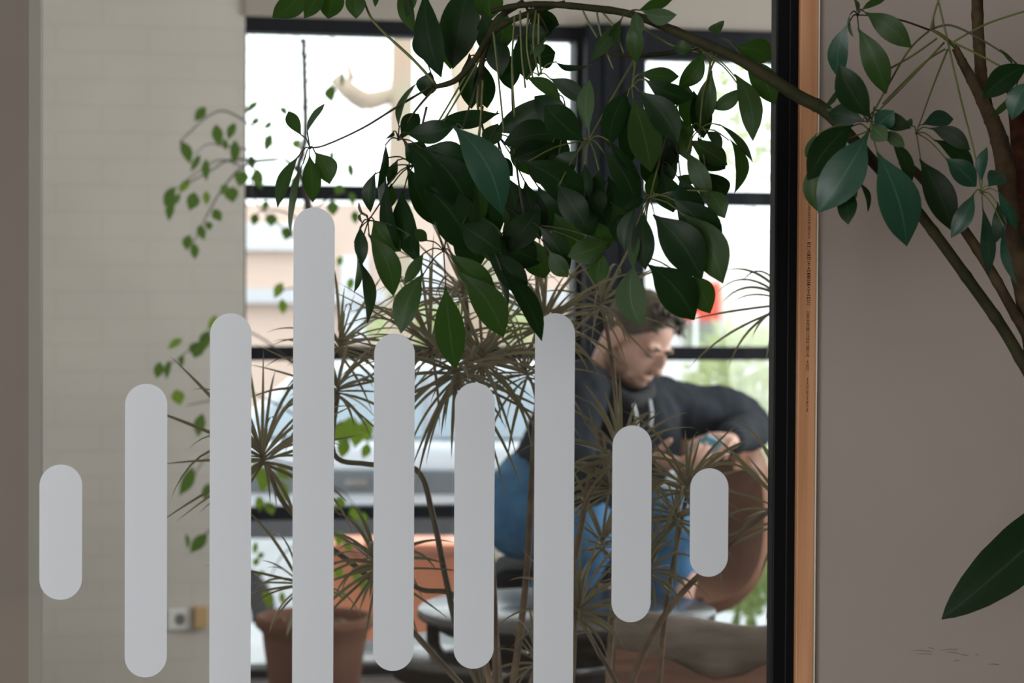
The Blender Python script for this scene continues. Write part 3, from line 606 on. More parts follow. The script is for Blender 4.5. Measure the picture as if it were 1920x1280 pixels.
cluster((1200, 480), 2.49, [(1277, 515, 1333, 589, 50, 'm', .10), (1190, 494, 1203, 613, 56, 'p', FB), (1215, 496, 1304, 601, 74, 'd', .07)], [(1215, 380, 2.52)], 4, M_stalk)
# loose hanging leaf stalks in the middle of the bunch
for pts in ([(1090, 14), (1105, 45), (1120, 70)], [(1118, 16), (1128, 70), (1150, 130)], [(1125, 18), (1150, 50), (1170, 100)], [(1205, 52), (1260, 85), (1310, 98)], [(975, 20), (978, 100), (985, 165)], [(990, 25), (988, 90), (1000, 150)], [(965, 30), (960, 120), (965, 220)], [(1335, 100), (1318, 200), (1312, 243)], [(1010, 25), (1010, 90), (1015, 140)], [(900, 110), (860, 180), (830, 230)], [(880, 130), (845, 190), (815, 240)], [(905, 150), (900, 240), (893, 300)], [(925, 60), (935, 150), (945, 250)]):
    st = MB(); st.tube(spline([P(x, y, 2.6) for x, y in pts], 6), 2.0*2.6/F, 7); st.build('leaf_stalk', M_stalk, sch)
# ---- leaves in front of the right wall
cluster((1608, 28), 2.60, [(1606, 24, 1604, -8, 10, 'm'), (1614, 20, 1662, -6, 14, 'm'), (1594, 25, 1596, 70, 6, 'p'), (1590, 44, 1572, 150, 37, 'l', -.08), (1608, 52, 1660, 178, 47, 'm', .06), (1622, 23, 1707, 90, 42, 'm', .06)], [(1742, 56, 2.62), (1690, 38, 2.6), (1640, 30, 2.6)], 3.4)
cluster((1745, 55), 2.62, [(1748, 50, 1752, 40, 8, 'm')], [(1792, 88, 2.63), (1765, 66, 2.62)], 7, M_stalk)
cluster((1718, 249), 2.60, [(1712, 238, 1700, 222, 16, 'm'), (1729, 234, 1790, 222, 31, 'l', .06), (1743, 240, 1819, 282, 32, 'd', .10), (1751, 262, 1830, 328, 32, 'd', .08), (1772, 296, 1832, 350, 42, 'l', .03), (1724, 298, 1786, 432, 54, 'd', .04)], [(1777, 92, 2.62), (1750, 160, 2.61)], 3.4, M_stalk)
cluster((1840, 360), 2.56, [(1842, 342, 1849, 275, 21, 'l', .06), (1853, 350, 1882, 322, 36, 'l'), (1826, 362, 1782, 444, 33, 'l', .06), (1870, 378, 1862, 457, 26, 'd', .12), (1842, 388, 1860, 517, 27, 'l', -.03), (1872, 358, 1904, 432, 20, 'l', .06), (1882, 420, 1896, 535, 14, 'l', .06)], [(1775, 70, 2.62), (1800, 180, 2.6), (1828, 290, 2.57)], 3.6, M_stalk)
cluster((1915, 135), 2.56, [(1908, 160, 1858, 226, 13, 'm', -.05), (1932, 122, 1844, 186, 46, 'd', -.10), (1938, 150, 1896, 224, 40, 'l', -.1), (1874, 92, 1902, 112, 10, 'm', -.2)], [(1745, 55, 2.62), (1785, 48, 2.61), (1850, 80, 2.6), (1905, 118, 2.58)], 3.6)
cluster((1627, 227), 2.48, [(1600, 205, 1547, 205, 16, 'p', .1), (1572, 160, 1545, 208, 10, 'p'), (1530, 250, 1511, 296, 20, 'p'), (1644, 205, 1708, 238, 32, 'd', -.1), (1655, 245, 1696, 276, 24, 'p'), (1638, 240, 1676, 208, 38, 'l'), (1634, 236, 1662, 262, 34, 'p'), (1620, 226, 1552, 212, 40, 'd', -.05), (1634, 222, 1574, 121, 54, 'd', .06)], [(1770, 80, 2.6), (1690, 165, 2.55), (1650, 205, 2.5)], 3.4, M_stalk)
cluster((1630, 245), 2.50, [(1608, 340, 1632, 396, 11, 'd', .12), (1600, 335, 1604, 378, 10, 'm'), (1580, 350, 1589, 420, 36, 'd', .06), (1530, 300, 1532, 396, 34, 'm', -.08), (1600, 232, 1518, 338, 56, 'd', -.1), (1670, 262, 1712, 344, 26, 'd', .06), (1626, 250, 1531, 396, 74, 'l', .05), (1644, 285, 1706, 462, 74, 'l', .03)], [(1640, 200, 2.5)], 3.4, M_stalk)
for pts in ([(1742, 58), (1700, 100), (1635, 215)], [(1757, 72), (1710, 105), (1662, 132)], [(1772, 92), (1730, 120), (1655, 195)], [(1785, 80), (1850, 45), (1925, 20)], [(1788, 80), (1840, 105), (1890, 132)], [(1745, 54), (1752, 25), (1763, -10)], [(1775, 68), (1768, 40), (1760, 5)], [(1832, -10), (1900, -30)]):
    st = MB(); st.tube(spline([P(x, y, 2.61) for x, y in pts], 6), 2.0*2.6/F, 7); st.build('leaf_stalk', M_stalk, sch)
# broad leaf plant at the lower right
bl = thing('broad_leaf_plant', Vector((P(2080, 0, 2.55).x + .30, 2.5, 0)), 'single broad dark green leaf entering low on the right edge', 'plant')
m = MB(); PB = [(0, .1), (.1, .5), (.25, .85), (.45, 1), (.65, .92), (.8, .68), (.9, .42), (.96, .2), (1, 0)]
blade(m, P(2040, 915, 2.66), P(1766, 1158, 2.62), 106*2.62/F, .12, .02, .03, .34, 0, 0, 20, 3, PB); m.build('leaf', M_ld, bl)
m = MB(); m.tube(spline([P(2040, 915, 2.66), Vector((bl.location.x, 2.56, .85)), Vector((bl.location.x, 2.5, .25))], 6), .006, 8); m.build('leaf_stalk', M_stalk, bl)
m = MB(); m.lathe([(.09, 0), (.12, .24), (.11, .24), (.10, .22), (.001, .22)], 32, (bl.location.x, 2.5, 0)); m.build('pot', mat('white_pot', (.6, .6, .58), .5), bl)
#PART4
# ------------------------------------------------------------------ dracaena behind the glass
M_dr = leaf_mat('red_edged_dracaena_leaf', (.13, .135, .055), (.16, .14, .065), .42, .3, edge=(.31, .185, .17))
M_drs = mat('tan_dracaena_cane', (.20, .135, .085), .75, .3, scale=30, col2=(.11, .075, .05), bump=.4, bscale=120)
M_drd = mat('brown_dracaena_cane', (.11, .085, .05), .7, .3, scale=30, var=.4, bump=.3, bscale=120)
dra = thing('dracaena', Vector((P(1010, 0, 3.6).x, 3.65, -.02)), 'many headed dracaena with thin reddish leaves close behind the glass', 'plant')
def strip(mb, pts, w, nrm_hint):
    vs = []; uv = []; n = len(pts)
    for i, p in enumerate(pts):
        d = (pts[min(i+1, n-1)] - pts[max(i-1, 0)]).normalized()
        s = d.cross(nrm_hint).normalized(); up = s.cross(d)
        t = i/(n-1); hw = w/2*(min(1, .55 + 3*t) if t < .15 else 1)*(1 - max(0, (t - .45)/.55)**1.6)
        for u in (-1, 0, 1): vs.append(p + s*hw*u + up*hw*.35*abs(u)); uv.append((u, t))
    mb.add(vs, [(i*3+j, i*3+j+1, (i+1)*3+j+1, (i+1)*3+j) for i in range(n-1) for j in range(2)], 0, uv)
def tuft(hx, hy, d, n, lpx, seed, ax=(0, -1), amin=12, amax=105, w=11, g=.9, name='leaf_tuft'):
    """a head of strap leaves: ax the shoot's direction in the picture, leaves opening amin..amax degrees from it"""
    d -= .13; rs = random.Random(seed); H = P(hx, hy, d); m = MB()
    axis = Vector((ax[0], rs.uniform(-.25, .1), -ax[1])).normalized()
    e1 = axis.orthogonal().normalized(); e2 = axis.cross(e1)
    n = int(n*(1.5 if n < 25 else 1.15)); lpx *= 1.15; g *= 1.7; w *= .70
    for i in range(n):
        az = 2.399963*i + rs.uniform(-.3, .3); an = math.radians(amin + (amax - amin)*((i + .5)/n)**.8 + rs.uniform(-8, 8))
        dr = (axis*math.cos(an) + (e1*math.cos(az) + e2*math.sin(az))*math.sin(an)).normalized()
        dr.y *= .75; dr.normalize()
        L = lpx*d/F*rs.uniform(.55, 1.2); st = L/10; p = H - axis*(i/n)*22*d/F; pts = [p.copy()]
        gg = g*rs.choice((.15, .6, 1.0, 1.5))*rs.uniform(.7, 1.2)
        for k in range(10):
            dr = (dr + Vector((0, 0, -1))*gg*.10*(k/9 + .3)).normalized(); p = p + dr*st; pts.append(p.copy())
        strip(m, pts, w*.72*d/F*rs.uniform(.7, 1.25), (CM.translation - H).normalized() + Vector((0, 0, .6)))
    return m.build(name, [M_dr], dra)
tuft(492, 850, 3.45, 36, 200, 1, (-.15, -1), 8, 120, 13)
tuft(634, 722, 3.5, 30, 150, 2, (.1, -1), 10, 125, 11)
tuft(640, 640, 3.6, 26, 150, 3, (.4, -1), 10, 105, 10)
tuft(806, 640, 3.5, 40, 180, 4, (-.1, -1), 6, 110, 11)
tuft(858, 692, 3.4, 22, 190, 5, (.1, -.5), 40, 150, 13)
tuft(905, 665, 3.45, 30, 190, 6, (.1, -1), 15, 130, 13)
tuft(868, 540, 3.6, 34, 190, 7, (0, -1), 20, 105, 9)
tuft(1020, 600, 3.5, 36, 170, 8, (0, -1), 8, 110, 11)
tuft(985, 690, 3.55, 20, 150, 18, (-.2, -1), 8, 120, 10)
tuft(1130, 560, 3.5, 18, 160, 9, (.3, -1), 15, 120, 9)
tuft(1165, 850, 3.45, 22, 150, 10, (.1, -1), 8, 110, 12)
tuft(1140, 905, 3.5, 20, 130, 19, (-.3, -1), 8, 110, 11)
tuft(1290, 905, 3.4, 28, 150, 11, (.35, -1), 8, 115, 13)
tuft(1265, 960, 3.5, 24, 120, 12, (-.2, -1), 20, 125, 11)
tuft(1215, 1060, 3.5, 24, 120, 13, (-.1, -1), 10, 120, 10)
tuft(1085, 1140, 3.35, 30, 140, 14, (.25, -1), 6, 110, 12)
tuft(1130, 1010, 3.6, 18, 130, 15, (.1, -1), 10, 115, 10)
tuft(705, 1050, 3.45, 30, 150, 16, (-.15, -1), 8, 130, 13)
tuft(1475, 560, 3.55, 26, 170, 17, (-.2, -1), 15, 125, 11)
tuft(1480, 960, 3.5, 18, 170, 20, (-.5, -1), 8, 115, 12)
tuft(1010, 1230, 3.5, 14, 120, 21, (.3, -1), 20, 120, 10)
tuft(560, 1090, 3.5, 16, 140, 22, (-.5, -.6), 15, 120, 11)
def cane(pts, w0, w1, d, mtl=None):
    d -= .13; pp = spline([P(x, y, d + (q[0] if q else 0)) for x, y, *q in pts], 6); n = len(pp)
    pp.append(Vector((dra.location.x + (pp[-1].x - dra.location.x)*.25, 3.65, .30)))
    m = MB(); m.tube(pp, [w/2*d/F for w in lerp_list([w0, w1], n + 1)], 9); m.build('cane', mtl or M_drs, dra)
cane([(806, 655), (845, 560, .1), (870, 520, .2)], 8, 10, 3.5, M_drd)
cane([(634, 735), (626, 850), (690, 870), (780, 880), (810, 960), (835, 1080), (862, 1200), (900, 1290)], 9, 13, 3.5, M_drd)
cane([(500, 865), (530, 940), (600, 1010), (700, 1090), (780, 1190), (880, 1300)], 9, 12, 3.5, M_drd)
cane([(705, 1062), (740, 1075), (790, 1105), (850, 1115), (885, 1180), (905, 1290)], 8, 12, 3.5, M_drd)
cane([(905, 680), (903, 760), (910, 900), (925, 1100), (930, 1290)], 11, 14, 3.5)
cane([(1020, 615), (1012, 700), (1000, 850), (985, 1100), (960, 1290)], 11, 14, 3.5)
cane([(1020, 560), (1008, 480)], 9, 9, 3.55)
cane([(1165, 865), (1115, 870), (1100, 930), (1085, 1010), (1065, 1100), (1040, 1290)], 10, 14, 3.5)
cane([(1085, 1155), (1110, 1200), (1150, 1270), (1165, 1310)], 8, 9, 3.4, M_drd)
cane([(1475, 570), (1460, 700), (1480, 900), (1390, 1000), (1330, 1060), (1280, 1110), (1235, 1170), (1195, 1250), (1180, 1300)], 8, 14, 3.45)
cane([(1290, 920), (1275, 990), (1255, 1100), (1245, 1170), (1235, 1290)], 8, 11, 3.55)
cane([(1130, 575), (1150, 700), (1160, 900), (1148, 1150), (1140, 1290)], 8, 12, 3.6)
cane([(860, 705), (880, 800), (890, 1000), (905, 1200), (920, 1290)], 9, 13, 3.45)
m = MB(); c = dra.location; m.lathe([(.12, FB), (.16, .28), (.175, .28), (.175, .33), (.155, .33), (.15, .28), (.001, .28)], 40, c); m.build('pot', mat('dark_clay_pot', (.2, .09, .05), .8), dra)

# ------------------------------------------------------------------ ficus in the terracotta pot
FD = 6.3
M_fi = leaf_mat('ficus_leaf', (.035, .085, .012), (.16, .32, .02), .45, .45)
M_fi2 = leaf_mat('bright_ficus_leaf', (.07, .14, .015), (.32, .50, .03), .45, .55)  # lighter at random; whole groups have bright light painted into the colour
M_fb = mat('grey_ficus_bark', (.075, .06, .052), .8, .2, scale=30, var=.4)
M_terra = mat('terracotta', (.25, .125, .085), .85, .2, scale=6, col2=(.18, .085, .06))
fc = P(590, 1152, FD); R = 111*FD/F
fic = thing('potted_ficus', (fc.x, fc.y, FB), 'loose weeping fig tree in a terracotta pot by the window corner', 'plant')
m = MB(); z = fc.z
m.lathe([(R*.58, FB), (R*.86, z - .085), (R*.88, z - .05), (R*1.0, z - .03), (R*1.0, z - .004), (R*.97, z), (R*.88, z - .004), (R*.86, z - .03), (R*.84, z - .06)], 56, (fc.x, fc.y, 0)); m.build('pot', M_terra, fic)
m = MB(); m.lathe([(.001, z - .03), (R*.86, z - .035)], 32, (fc.x, fc.y, 0))
for i in range(60):
    a = random.uniform(0, 6.28); r = R*.8*math.sqrt(random.random()); q = random.uniform(.006, .013)
    m.blob(Matrix.Translation((fc.x + r*math.cos(a), fc.y + r*math.sin(a), z - .032)) @ Matrix.Diagonal((q, q, q*.7, 1)), 6, 4)
m.build('soil', mat('pale_clay_pebbles', (.30, .22, .17), .9, .2, var=.5, scale=40), fic)
def fd(px, off=0.0): return FD + off
fbr = MB()
tp = spline([P(592, 1160, FD), P(586, 1000, FD), P(590, 800, FD), P(584, 600, FD), P(582, 470, FD), P(577, 380, FD), P(566, 330, FD)], 8)
fbr.tube(tp, lerp_list([.018, .016, .015, .014, .013, .012, .009], len(tp)), 10); fbr.build('trunk', M_fb, fic)
for pts, w in ([[(566, 335), (560, 310), (572, 262), (572, 180), (569, 72)], 12], [[(566, 332), (530, 300), (480, 300), (430, 300), (395, 320), (350, 345)], 5], [[(560, 320), (500, 260), (440, 215), (400, 212), (345, 258), (338, 270)], 4],
               [[(520, 300), (460, 310), (420, 350), (390, 400), (378, 425), (362, 455)], 4], [[(500, 285), (430, 275), (390, 270), (365, 290)], 3], [[(450, 310), (410, 300), (360, 330), (325, 360)], 3],
               [[(582, 430), (540, 400), (490, 395), (478, 415)], 4], [[(580, 400), (620, 370), (655, 360)], 4], [[(578, 380), (600, 320), (640, 300), (660, 310)], 3], [[(584, 560), (560, 540), (525, 545)], 4],
               [[(588, 720), (500, 640), (420, 610), (370, 645), (310, 690)], 4], [[(588, 800), (480, 740), (400, 750), (350, 760)], 4], [[(588, 880), (500, 860), (400, 850), (360, 900)], 4], [[(588, 960), (500, 950), (400, 990), (370, 1020)], 4],
               [[(588, 840), (640, 790), (690, 810)], 4], [[(588, 900), (640, 920), (680, 970)], 4], [[(588, 1000), (640, 1010), (680, 1060)], 3], [[(588, 1000), (530, 1040), (500, 1100)], 3], [[(470, 330), (480, 380), (545, 440), (560, 455)], 3]):
    m = MB(); pp = spline([P(x, y, fd(x)) for x, y in pts], 5); m.tube(pp, [w/2*FD/F*(1 - (.3 if w == 12 else .6)*i/len(pp)) for i in range(len(pp))], 6)
    if w == 12:
        for i in range(26):              # rough bare leader at the top
            y = random.uniform(68, 330); p = P(570 + random.uniform(-3, 3), y, FD); m.tube([p, p + Vector((random.uniform(-.026, .026), random.uniform(-.01, .01), random.uniform(.004, .024)))], [.003, .0014], 5)
        m.blob(Matrix.Translation(P(569, 76, FD)) @ Matrix.Diagonal((.010, .008, .006, 1)), 8, 6)
    m.build('branch', M_fb, fic)
FP = [(0, .05), (.1, .4), (.25, .8), (.42, 1), (.6, .9), (.75, .62), (.86, .3), (.93, .12), (1, 0)]
fl = """385 200 365 228 18|340 265 357 308 20|405 233 412 275 20|420 260 424 282 12|440 230 428 262 16|440 262 438 308 18|375 290 357 322 12|387 298 388 340 15|355 335 335 362 14
328 350 307 388 18|338 362 322 388 12|323 375 317 415 16|365 360 355 395 24|387 358 387 385 14|425 345 415 365 16|435 350 437 380 26|400 392 415 415 18|390 415 392 432 14|373 422 383 450 16|355 440 350 470 18|363 455 365 487 16
485 190 460 213 12|487 222 470 235 12|510 228 493 240 12|508 250 498 285 16|470 290 475 320 16|480 315 490 355 22|460 320 448 350 26|525 200 538 217 12|620 160 622 192 22|642 133 640 165 7|550 262 562 280 16|623 282 620 305 10|655 305 660 335 12|640 345 630 365 20|660 360 662 385 14|622 375 625 405 22|500 375 495 395 14|480 400 475 423 16|510 400 508 425 22|540 425 535 450 22|665 395 667 420 14|555 330 553 352 16
405 590 390 620 14|342 635 315 655 14|375 640 365 672 28|388 620 386 655 22|300 678 293 710 18|318 675 312 712 12|330 730 338 760 24|343 665 340 690 10|380 775 370 820 22|362 875 335 930 22|392 905 383 940 16|388 1000 356 1037 22|348 1000 352 1030 8
530 530 515 560 18|528 560 530 590 16|478 865 484 900 22|495 875 490 925 24|515 890 520 915 18|520 870 545 900 20|485 930 488 960 18|500 940 512 965 20|530 900 538 945 18|480 1015 476 1040 10|484 1045 476 1062 12|495 1037 482 1045 12|504 1105 496 1128 16|510 1112 500 1142 14|528 1108 530 1135 12|497 1072 480 1078 9
640 790 632 830 30|660 780 655 825 34|685 785 690 830 30|670 800 665 840 26|650 820 640 860 24|690 830 680 860 18|640 930 632 955 20|660 950 670 975 20|680 960 682 985 18|640 995 634 1025 20|650 1010 655 1035 18|690 1000 688 1025 14|640 1060 632 1090 16|668 1065 672 1095 18|685 1080 680 1110 18|645 1105 640 1125 12|660 520 655 545 14|640 480 636 500 12"""
groups = fl.split('\n')
for gi, g in enumerate(groups):
    m = MB()
    for q in g.split('|'):
        x0, y0, x1, y1, w = map(float, q.split()); d = fd(x0, random.uniform(-.25, .2)); k = random.random()
        blade(m, P(x0, y0, d), P(x1, y1, d + random.uniform(-.02, .0)), w*1.1*d/F, random.uniform(-.35, .35), random.uniform(-.06, .06), .06, .2, 1 if (k < .22 or gi >= 4) else 0, 0, 9, int(x0), FP)
    m.build('foliage', [M_fi, M_fi2], fic)

# ------------------------------------------------------------------ seated man
M_skin = mat('fair_skin', (.60, .36, .28), .55, .35, var=.06, scale=12)
M_hood = mat('charcoal_hoodie_knit', (.022, .027, .035), .9, .12, scale=18, var=.25, bump=.15, bscale=25)
M_jean = mat('blue_denim', (.085, .22, .40), .85, .2, scale=14, col2=(.05, .14, .28), bump=.15, bscale=30)
M_hair = mat('brown_hair', (.12, .095, .075), .7, .3, scale=30, var=.4, bump=.5, bscale=120, stretch=(1, 1, .3))
MD = 5.55
def limb(mb, pts, rad, n=14):
    pp = spline(pts, 5); rr = lerp_list(rad, len(pp)); mb.tube(pp, rr, n)
    for p, r in ((pp[0], rr[0]), (pp[-1], rr[-1])): mb.blob(Matrix.Translation(p) @ Matrix.Diagonal((r, r, r, 1)), 12, 8)
man = thing('person', (P(1020, 0, 5.6).x, 5.65, .5), 'seated man in a charcoal hoodie and blue jeans looking down at a phone', 'person')
# head frame: f face direction, u up, s to the man's left
f = Vector((.62, -.58, -.50)).normalized(); u0 = Vector((.16, .04, 1)); u = (u0 - f*u0.dot(f)).normalized(); s = u.cross(f)
HC = P(1196, 634, MD)
HM = Matrix((s, f, u)).transposed().to_4x4(); HM.translation = HC
def hm(x, y, z, rx, ry, rz): return HM @ Matrix.Translation((x, y, z)) @ Matrix.Diagonal((rx, ry, rz, 1))
b = MB()
b.blob(hm(0, -.012, .035, .074, .095, .082), 24, 16)          # cranium
b.blob(hm(0, .028, -.035, .060, .062, .078), 22, 14)          # face
b.blob(hm(0, .050, -.092, .034, .034, .026), 14, 10)          # chin
b.blob(hm(.030, .02, -.075, .026, .05, .03), 12, 8); b.blob(hm(-.030, .02, -.075, .026, .05, .03), 12, 8)   # jaw
b.blob(hm(0, .098, -.018, .011, .018, .030), 12, 8); b.blob(hm(0, .104, -.038, .016, .016, .012), 12, 8)    # nose
b.blob(hm(.030, .076, .014, .028, .014, .010), 12, 8); b.blob(hm(-.030, .076, .014, .028, .014, .010), 12, 8)  # brow
b.blob(hm(0, .086, -.064, .024, .010, .006), 12, 6); b.blob(hm(0, .084, -.074, .021, .010, .006), 12, 6)    # lips
for sx in (1, -1):
    b.blob(HM @ Matrix.Translation((sx*.075, -.012, -.012)) @ Matrix.Rotation(sx*.35, 4, 'Z') @ Matrix.Diagonal((.009, .022, .034, 1)), 12, 8)
neckbase = P(1142, 722, MD + .04)
limb(b, [HC + f*(-.035) + u*(-.03), (HC + f*(-.04) + u*(-.10) + neckbase)/2, neckbase + Vector((0, 0, -.05))], [.058, .056, .066])
# trunk, arms and legs under the clothes, so that the body is one surface
shR, shL = P(1082, 742, MD - .10), P(1292, 772, MD + .20)
elR, wrR = P(1085, 905, MD - .22), P(1226, 862, MD - .34)
elL, wrL = P(1406, 800, MD + .30), P(1368, 826, MD - .02)
chest = P(1165, 810, MD + .06); belly = P(1085, 890, MD + .10); pelv = P(1030, 945, MD + .12)
hipR, hipL = P(985, 965, MD + .0), P(1065, 960, MD + .22)
knR, knL = P(1105, 1000, MD - .12), P(1266, 985, MD - .02)
anR, anL = P(985, 1215, MD + .02), P(1240, 1235, MD - .02)
limb(b, [neckbase + Vector((0, 0, -.04)), chest, belly, pelv], [.07, .13, .13, .13])
limb(b, [shR, elR, wrR], [.05, .042, .030]); limb(b, [shL, (shL + elL)/2 + Vector((0, 0, .02)), elL, wrL], [.05, .045, .04, .028])
limb(b, [hipR, knR, anR], [.08, .058, .04]); limb(b, [hipL, knL, anL], [.08, .058, .04])
for an_, dr in ((anR, Vector((.7, -.6, 0))), (anL, Vector((.8, -.4, 0)))): limb(b, [an_ + Vector((0, 0, -.04)), an_ + dr.normalized()*.11 + Vector((0, 0, -.07))], [.038, .030])
def hand(wr, palm_dir, palm_n, curl, sgn, spread=.08):
    d = palm_dir.normalized(); n_ = (palm_n - d*palm_n.dot(d)).normalized(); sd = d.cross(n_)*sgn
    HMx = Matrix((sd, d, n_)).transposed().to_4x4(); HMx.translation = wr + d*.05
    b.blob(HMx @ Matrix.Diagonal((.040, .055, .017, 1)), 16, 10)
    for i, (off, ln) in enumerate(((-.030, .068), (-.010, .078), (.011, .074), (.030, .058))):
        p = wr + d*.092 + sd*off; dd = (d + sd*off*spread*20).normalized(); pts = [p - dd*.03, p]
        for k in range(3):
            dd = (dd*math.cos(curl) + n_*math.sin(curl)).normalized(); p = p + dd*ln*(.42, .33, .25)[k]; pts.append(p)
        b.tube(pts, [.010, .0098, .009, .0082, .0068], 9); b.blob(Matrix.Translation(pts[-1]) @ Matrix.Diagonal((.007,)*3 + (1,)), 8, 6)
    p = wr + d*.03 - sd*.030; dd = (d*.5 - sd*.75 + n_*.35).normalized(); pts = [p]
    for k in range(3):
        p = p + dd*(.034, .028, .022)[k]; pts.append(p); dd = (dd + d*.45 + n_*.3).normalized()
    b.tube(pts, [.013, .011, .010, .008], 9); b.blob(Matrix.Translation(pts[-1]) @ Matrix.Diagonal((.008,)*3 + (1,)), 8, 6)
hand(wrL, P(1318, 812, MD - .26) - wrL, Vector((-.3, -.2, -1)), .75, 1)
hand(wrR, P(1290, 872, MD - .40) - wrR, Vector((.2, .3, 1)), .60, -1)
body = remesh(b.build('body', M_skin, man), .0055, 3)
# hair cap and brows
h = MB()
def cap(x, y, z, rx, ry, rz, cutf):
    n, mm = 36, 20; vs = []; fs = []
    for i in range(mm + 1):
        a = math.pi*.66*i/mm
        for k in range(n):
            bb = 2*math.pi*k/n; front = math.sin(bb)
            aa = a*(1 - cutf*max(0, front)**1.5) * (1.0 if front > -.2 else 1.12)
            q = 1 + .035*noise.noise(Vector((math.cos(bb)*6, math.sin(bb)*6, a*5)))
            vs.append(HM @ Vector((x + rx*q*math.sin(aa)*math.cos(bb), y + ry*q*math.sin(aa)*math.sin(bb), z + rz*q*math.cos(aa))))
    fs = [(i*n+k, (i+1)*n+k, (i+1)*n+(k+1)%n, i*n+(k+1)%n) for i in range(mm) for k in range(n)]
    h.add(vs, fs)
cap(0, -.014, .038, .078, .098, .090, .46)
for k in range(70):              # swept tufts of the fringe
    x = random.uniform(-.06, .06); y = random.uniform(.02, .066); zz = .036 + .092*math.sqrt(max(.05, 1 - (x/.08)**2 - ((y + .012)/.105)**2))
    p0 = HM @ Vector((x, y, zz)); p1 = HM @ Vector((x + random.uniform(-.015, .015), y + .012, zz + .008)); p2 = HM @ Vector((x + random.uniform(-.02, .02), y + .022, zz + .0))
    h.tube([p0, p1, p2], [.006, .006, .002], 5)
h.build('hair', M_hair, man)
for sx in (-1, 1):
    h = MB(); h.tube([HM @ Vector((sx*.012, .090, .012)), HM @ Vector((sx*.032, .089, .019)), HM @ Vector((sx*.052, .074, .013))], [.0035, .0045, .002], 6); h.build('eyebrow', M_hair, man)
M_lash = mat('dark_lash', (.03, .02, .015), .7)
for sx in (-1, 1):
    h = MB(); h.tube([HM @ Vector((sx*.016, .082, -.007)), HM @ Vector((sx*.031, .084, -.010)), HM @ Vector((sx*.046, .072, -.006))], [.002, .0032, .002], 6); h.build('eyelash', M_lash, man)
h = MB(); h.blob(hm(0, .046, -.088, .041, .042, .030), 16, 10); h.blob(hm(0, .083, -.056, .024, .011, .005), 10, 6)
h.blob(hm(.047, .008, -.07, .016, .05, .034), 12, 8); h.blob(hm(-.047, .008, -.07, .016, .05, .034), 12, 8)
h.build('beard_stubble', mat('stubble_skin', (.33, .20, .145), .8, .2, var=.3, scale=60), man)
# hoodie
g = MB()
limb(g, [neckbase + Vector((0, 0, -.065)), chest + Vector((0, 0, .01)), belly, pelv + Vector((.01, 0, .03))], [.095, .170, .165, .150], 20)
limb(g, [P(1100, 730, MD + .0), shR, (shR + elR)/2 + Vector((-.02, 0, 0)), elR, (elR + wrR)/2, wrR - (wrR - elR).normalized()*.015], [.075, .082, .072, .064, .052, .042])
limb(g, [P(1205, 748, MD + .10), shL, (shL + elL)/2 + Vector((0, 0, .025)), elL, (elL + wrL)/2, wrL - (wrL - elL).normalized()*.015], [.075, .078, .068, .066, .052, .042])
limb(g, [P(1082, 735, MD + .10), P(1052, 810, MD + .14), P(1024, 868, MD + .14), P(988, 925, MD + .10)], [.08, .09, .092, .075])
g.blob(Matrix.Translation(P(1080, 716, MD + .12)) @ Matrix.Rotation(.5, 4, 'Y') @ Matrix.Diagonal((.105, .10, .050, 1)), 18, 12)       # hood lying on the back
ho = remesh(g.build('hoodie', M_hood, man), .009, 5)
tx = bpy.data.textures.new('cloth_folds', 'CLOUDS'); tx.noise_scale = .07
dm = ho.modifiers.new('folds', 'DISPLACE'); dm.texture = tx; dm.strength = .022; dm.mid_level = .5; dm.texture_coords = 'GLOBAL'
g = MB()
col = spline([P(1128, 700, MD + .05), P(1140, 728, MD - .06), P(1180, 752, MD - .10), P(1215, 742, MD - .02), P(1215, 722, MD + .06)], 6); g.tube(col, .021, 8)
g.build('hoodie_collar', mat('black_collar', (.012, .012, .015), .9), man)
g = MB(); g.tube(spline([P(1188, 758, MD - .13), P(1194, 790, MD - .145), P(1190, 838, MD - .13)], 6), [.004]*13, 6)
g.tube(spline([P(1218, 750, MD - .07), P(1222, 775, MD - .09), P(1219, 800, MD - .09)], 6), [.004]*13, 6)
g.build('drawstring', mat('pale_cord', (.62, .64, .68), .7), man)
# jeans
g = MB()
limb(g, [pelv + Vector((-.03, 0, .02)), hipR, (hipR + knR)/2, knR, (knR + anR)/2, anR], [.135, .12, .098, .078, .072, .062], 18)
limb(g, [pelv, hipL, (hipL + knL)/2, knL, (knL + anL)/2, anL], [.13, .12, .095, .078, .068, .060], 18)
je = remesh(g.build('jeans', M_jean, man), .009, 4)
dm = je.modifiers.new('folds', 'DISPLACE'); dm.texture = tx; dm.strength = .015; dm.mid_level = .5; dm.texture_coords = 'GLOBAL'
g = MB()
for an_, dr in ((anR, Vector((.7, -.6, 0))), (anL, Vector((.8, -.4, 0)))):
    d_ = dr.normalized(); limb(g, [an_ + Vector((0, 0, -.045)) - d_*.03, an_ + d_*.06 + Vector((0, 0, -.06)), an_ + d_*.17 + Vector((0, 0, -.075))], [.055, .05, .036])
remesh(g.build('shoe', mat('dark_shoe', (.03, .03, .035), .6), man), .008)
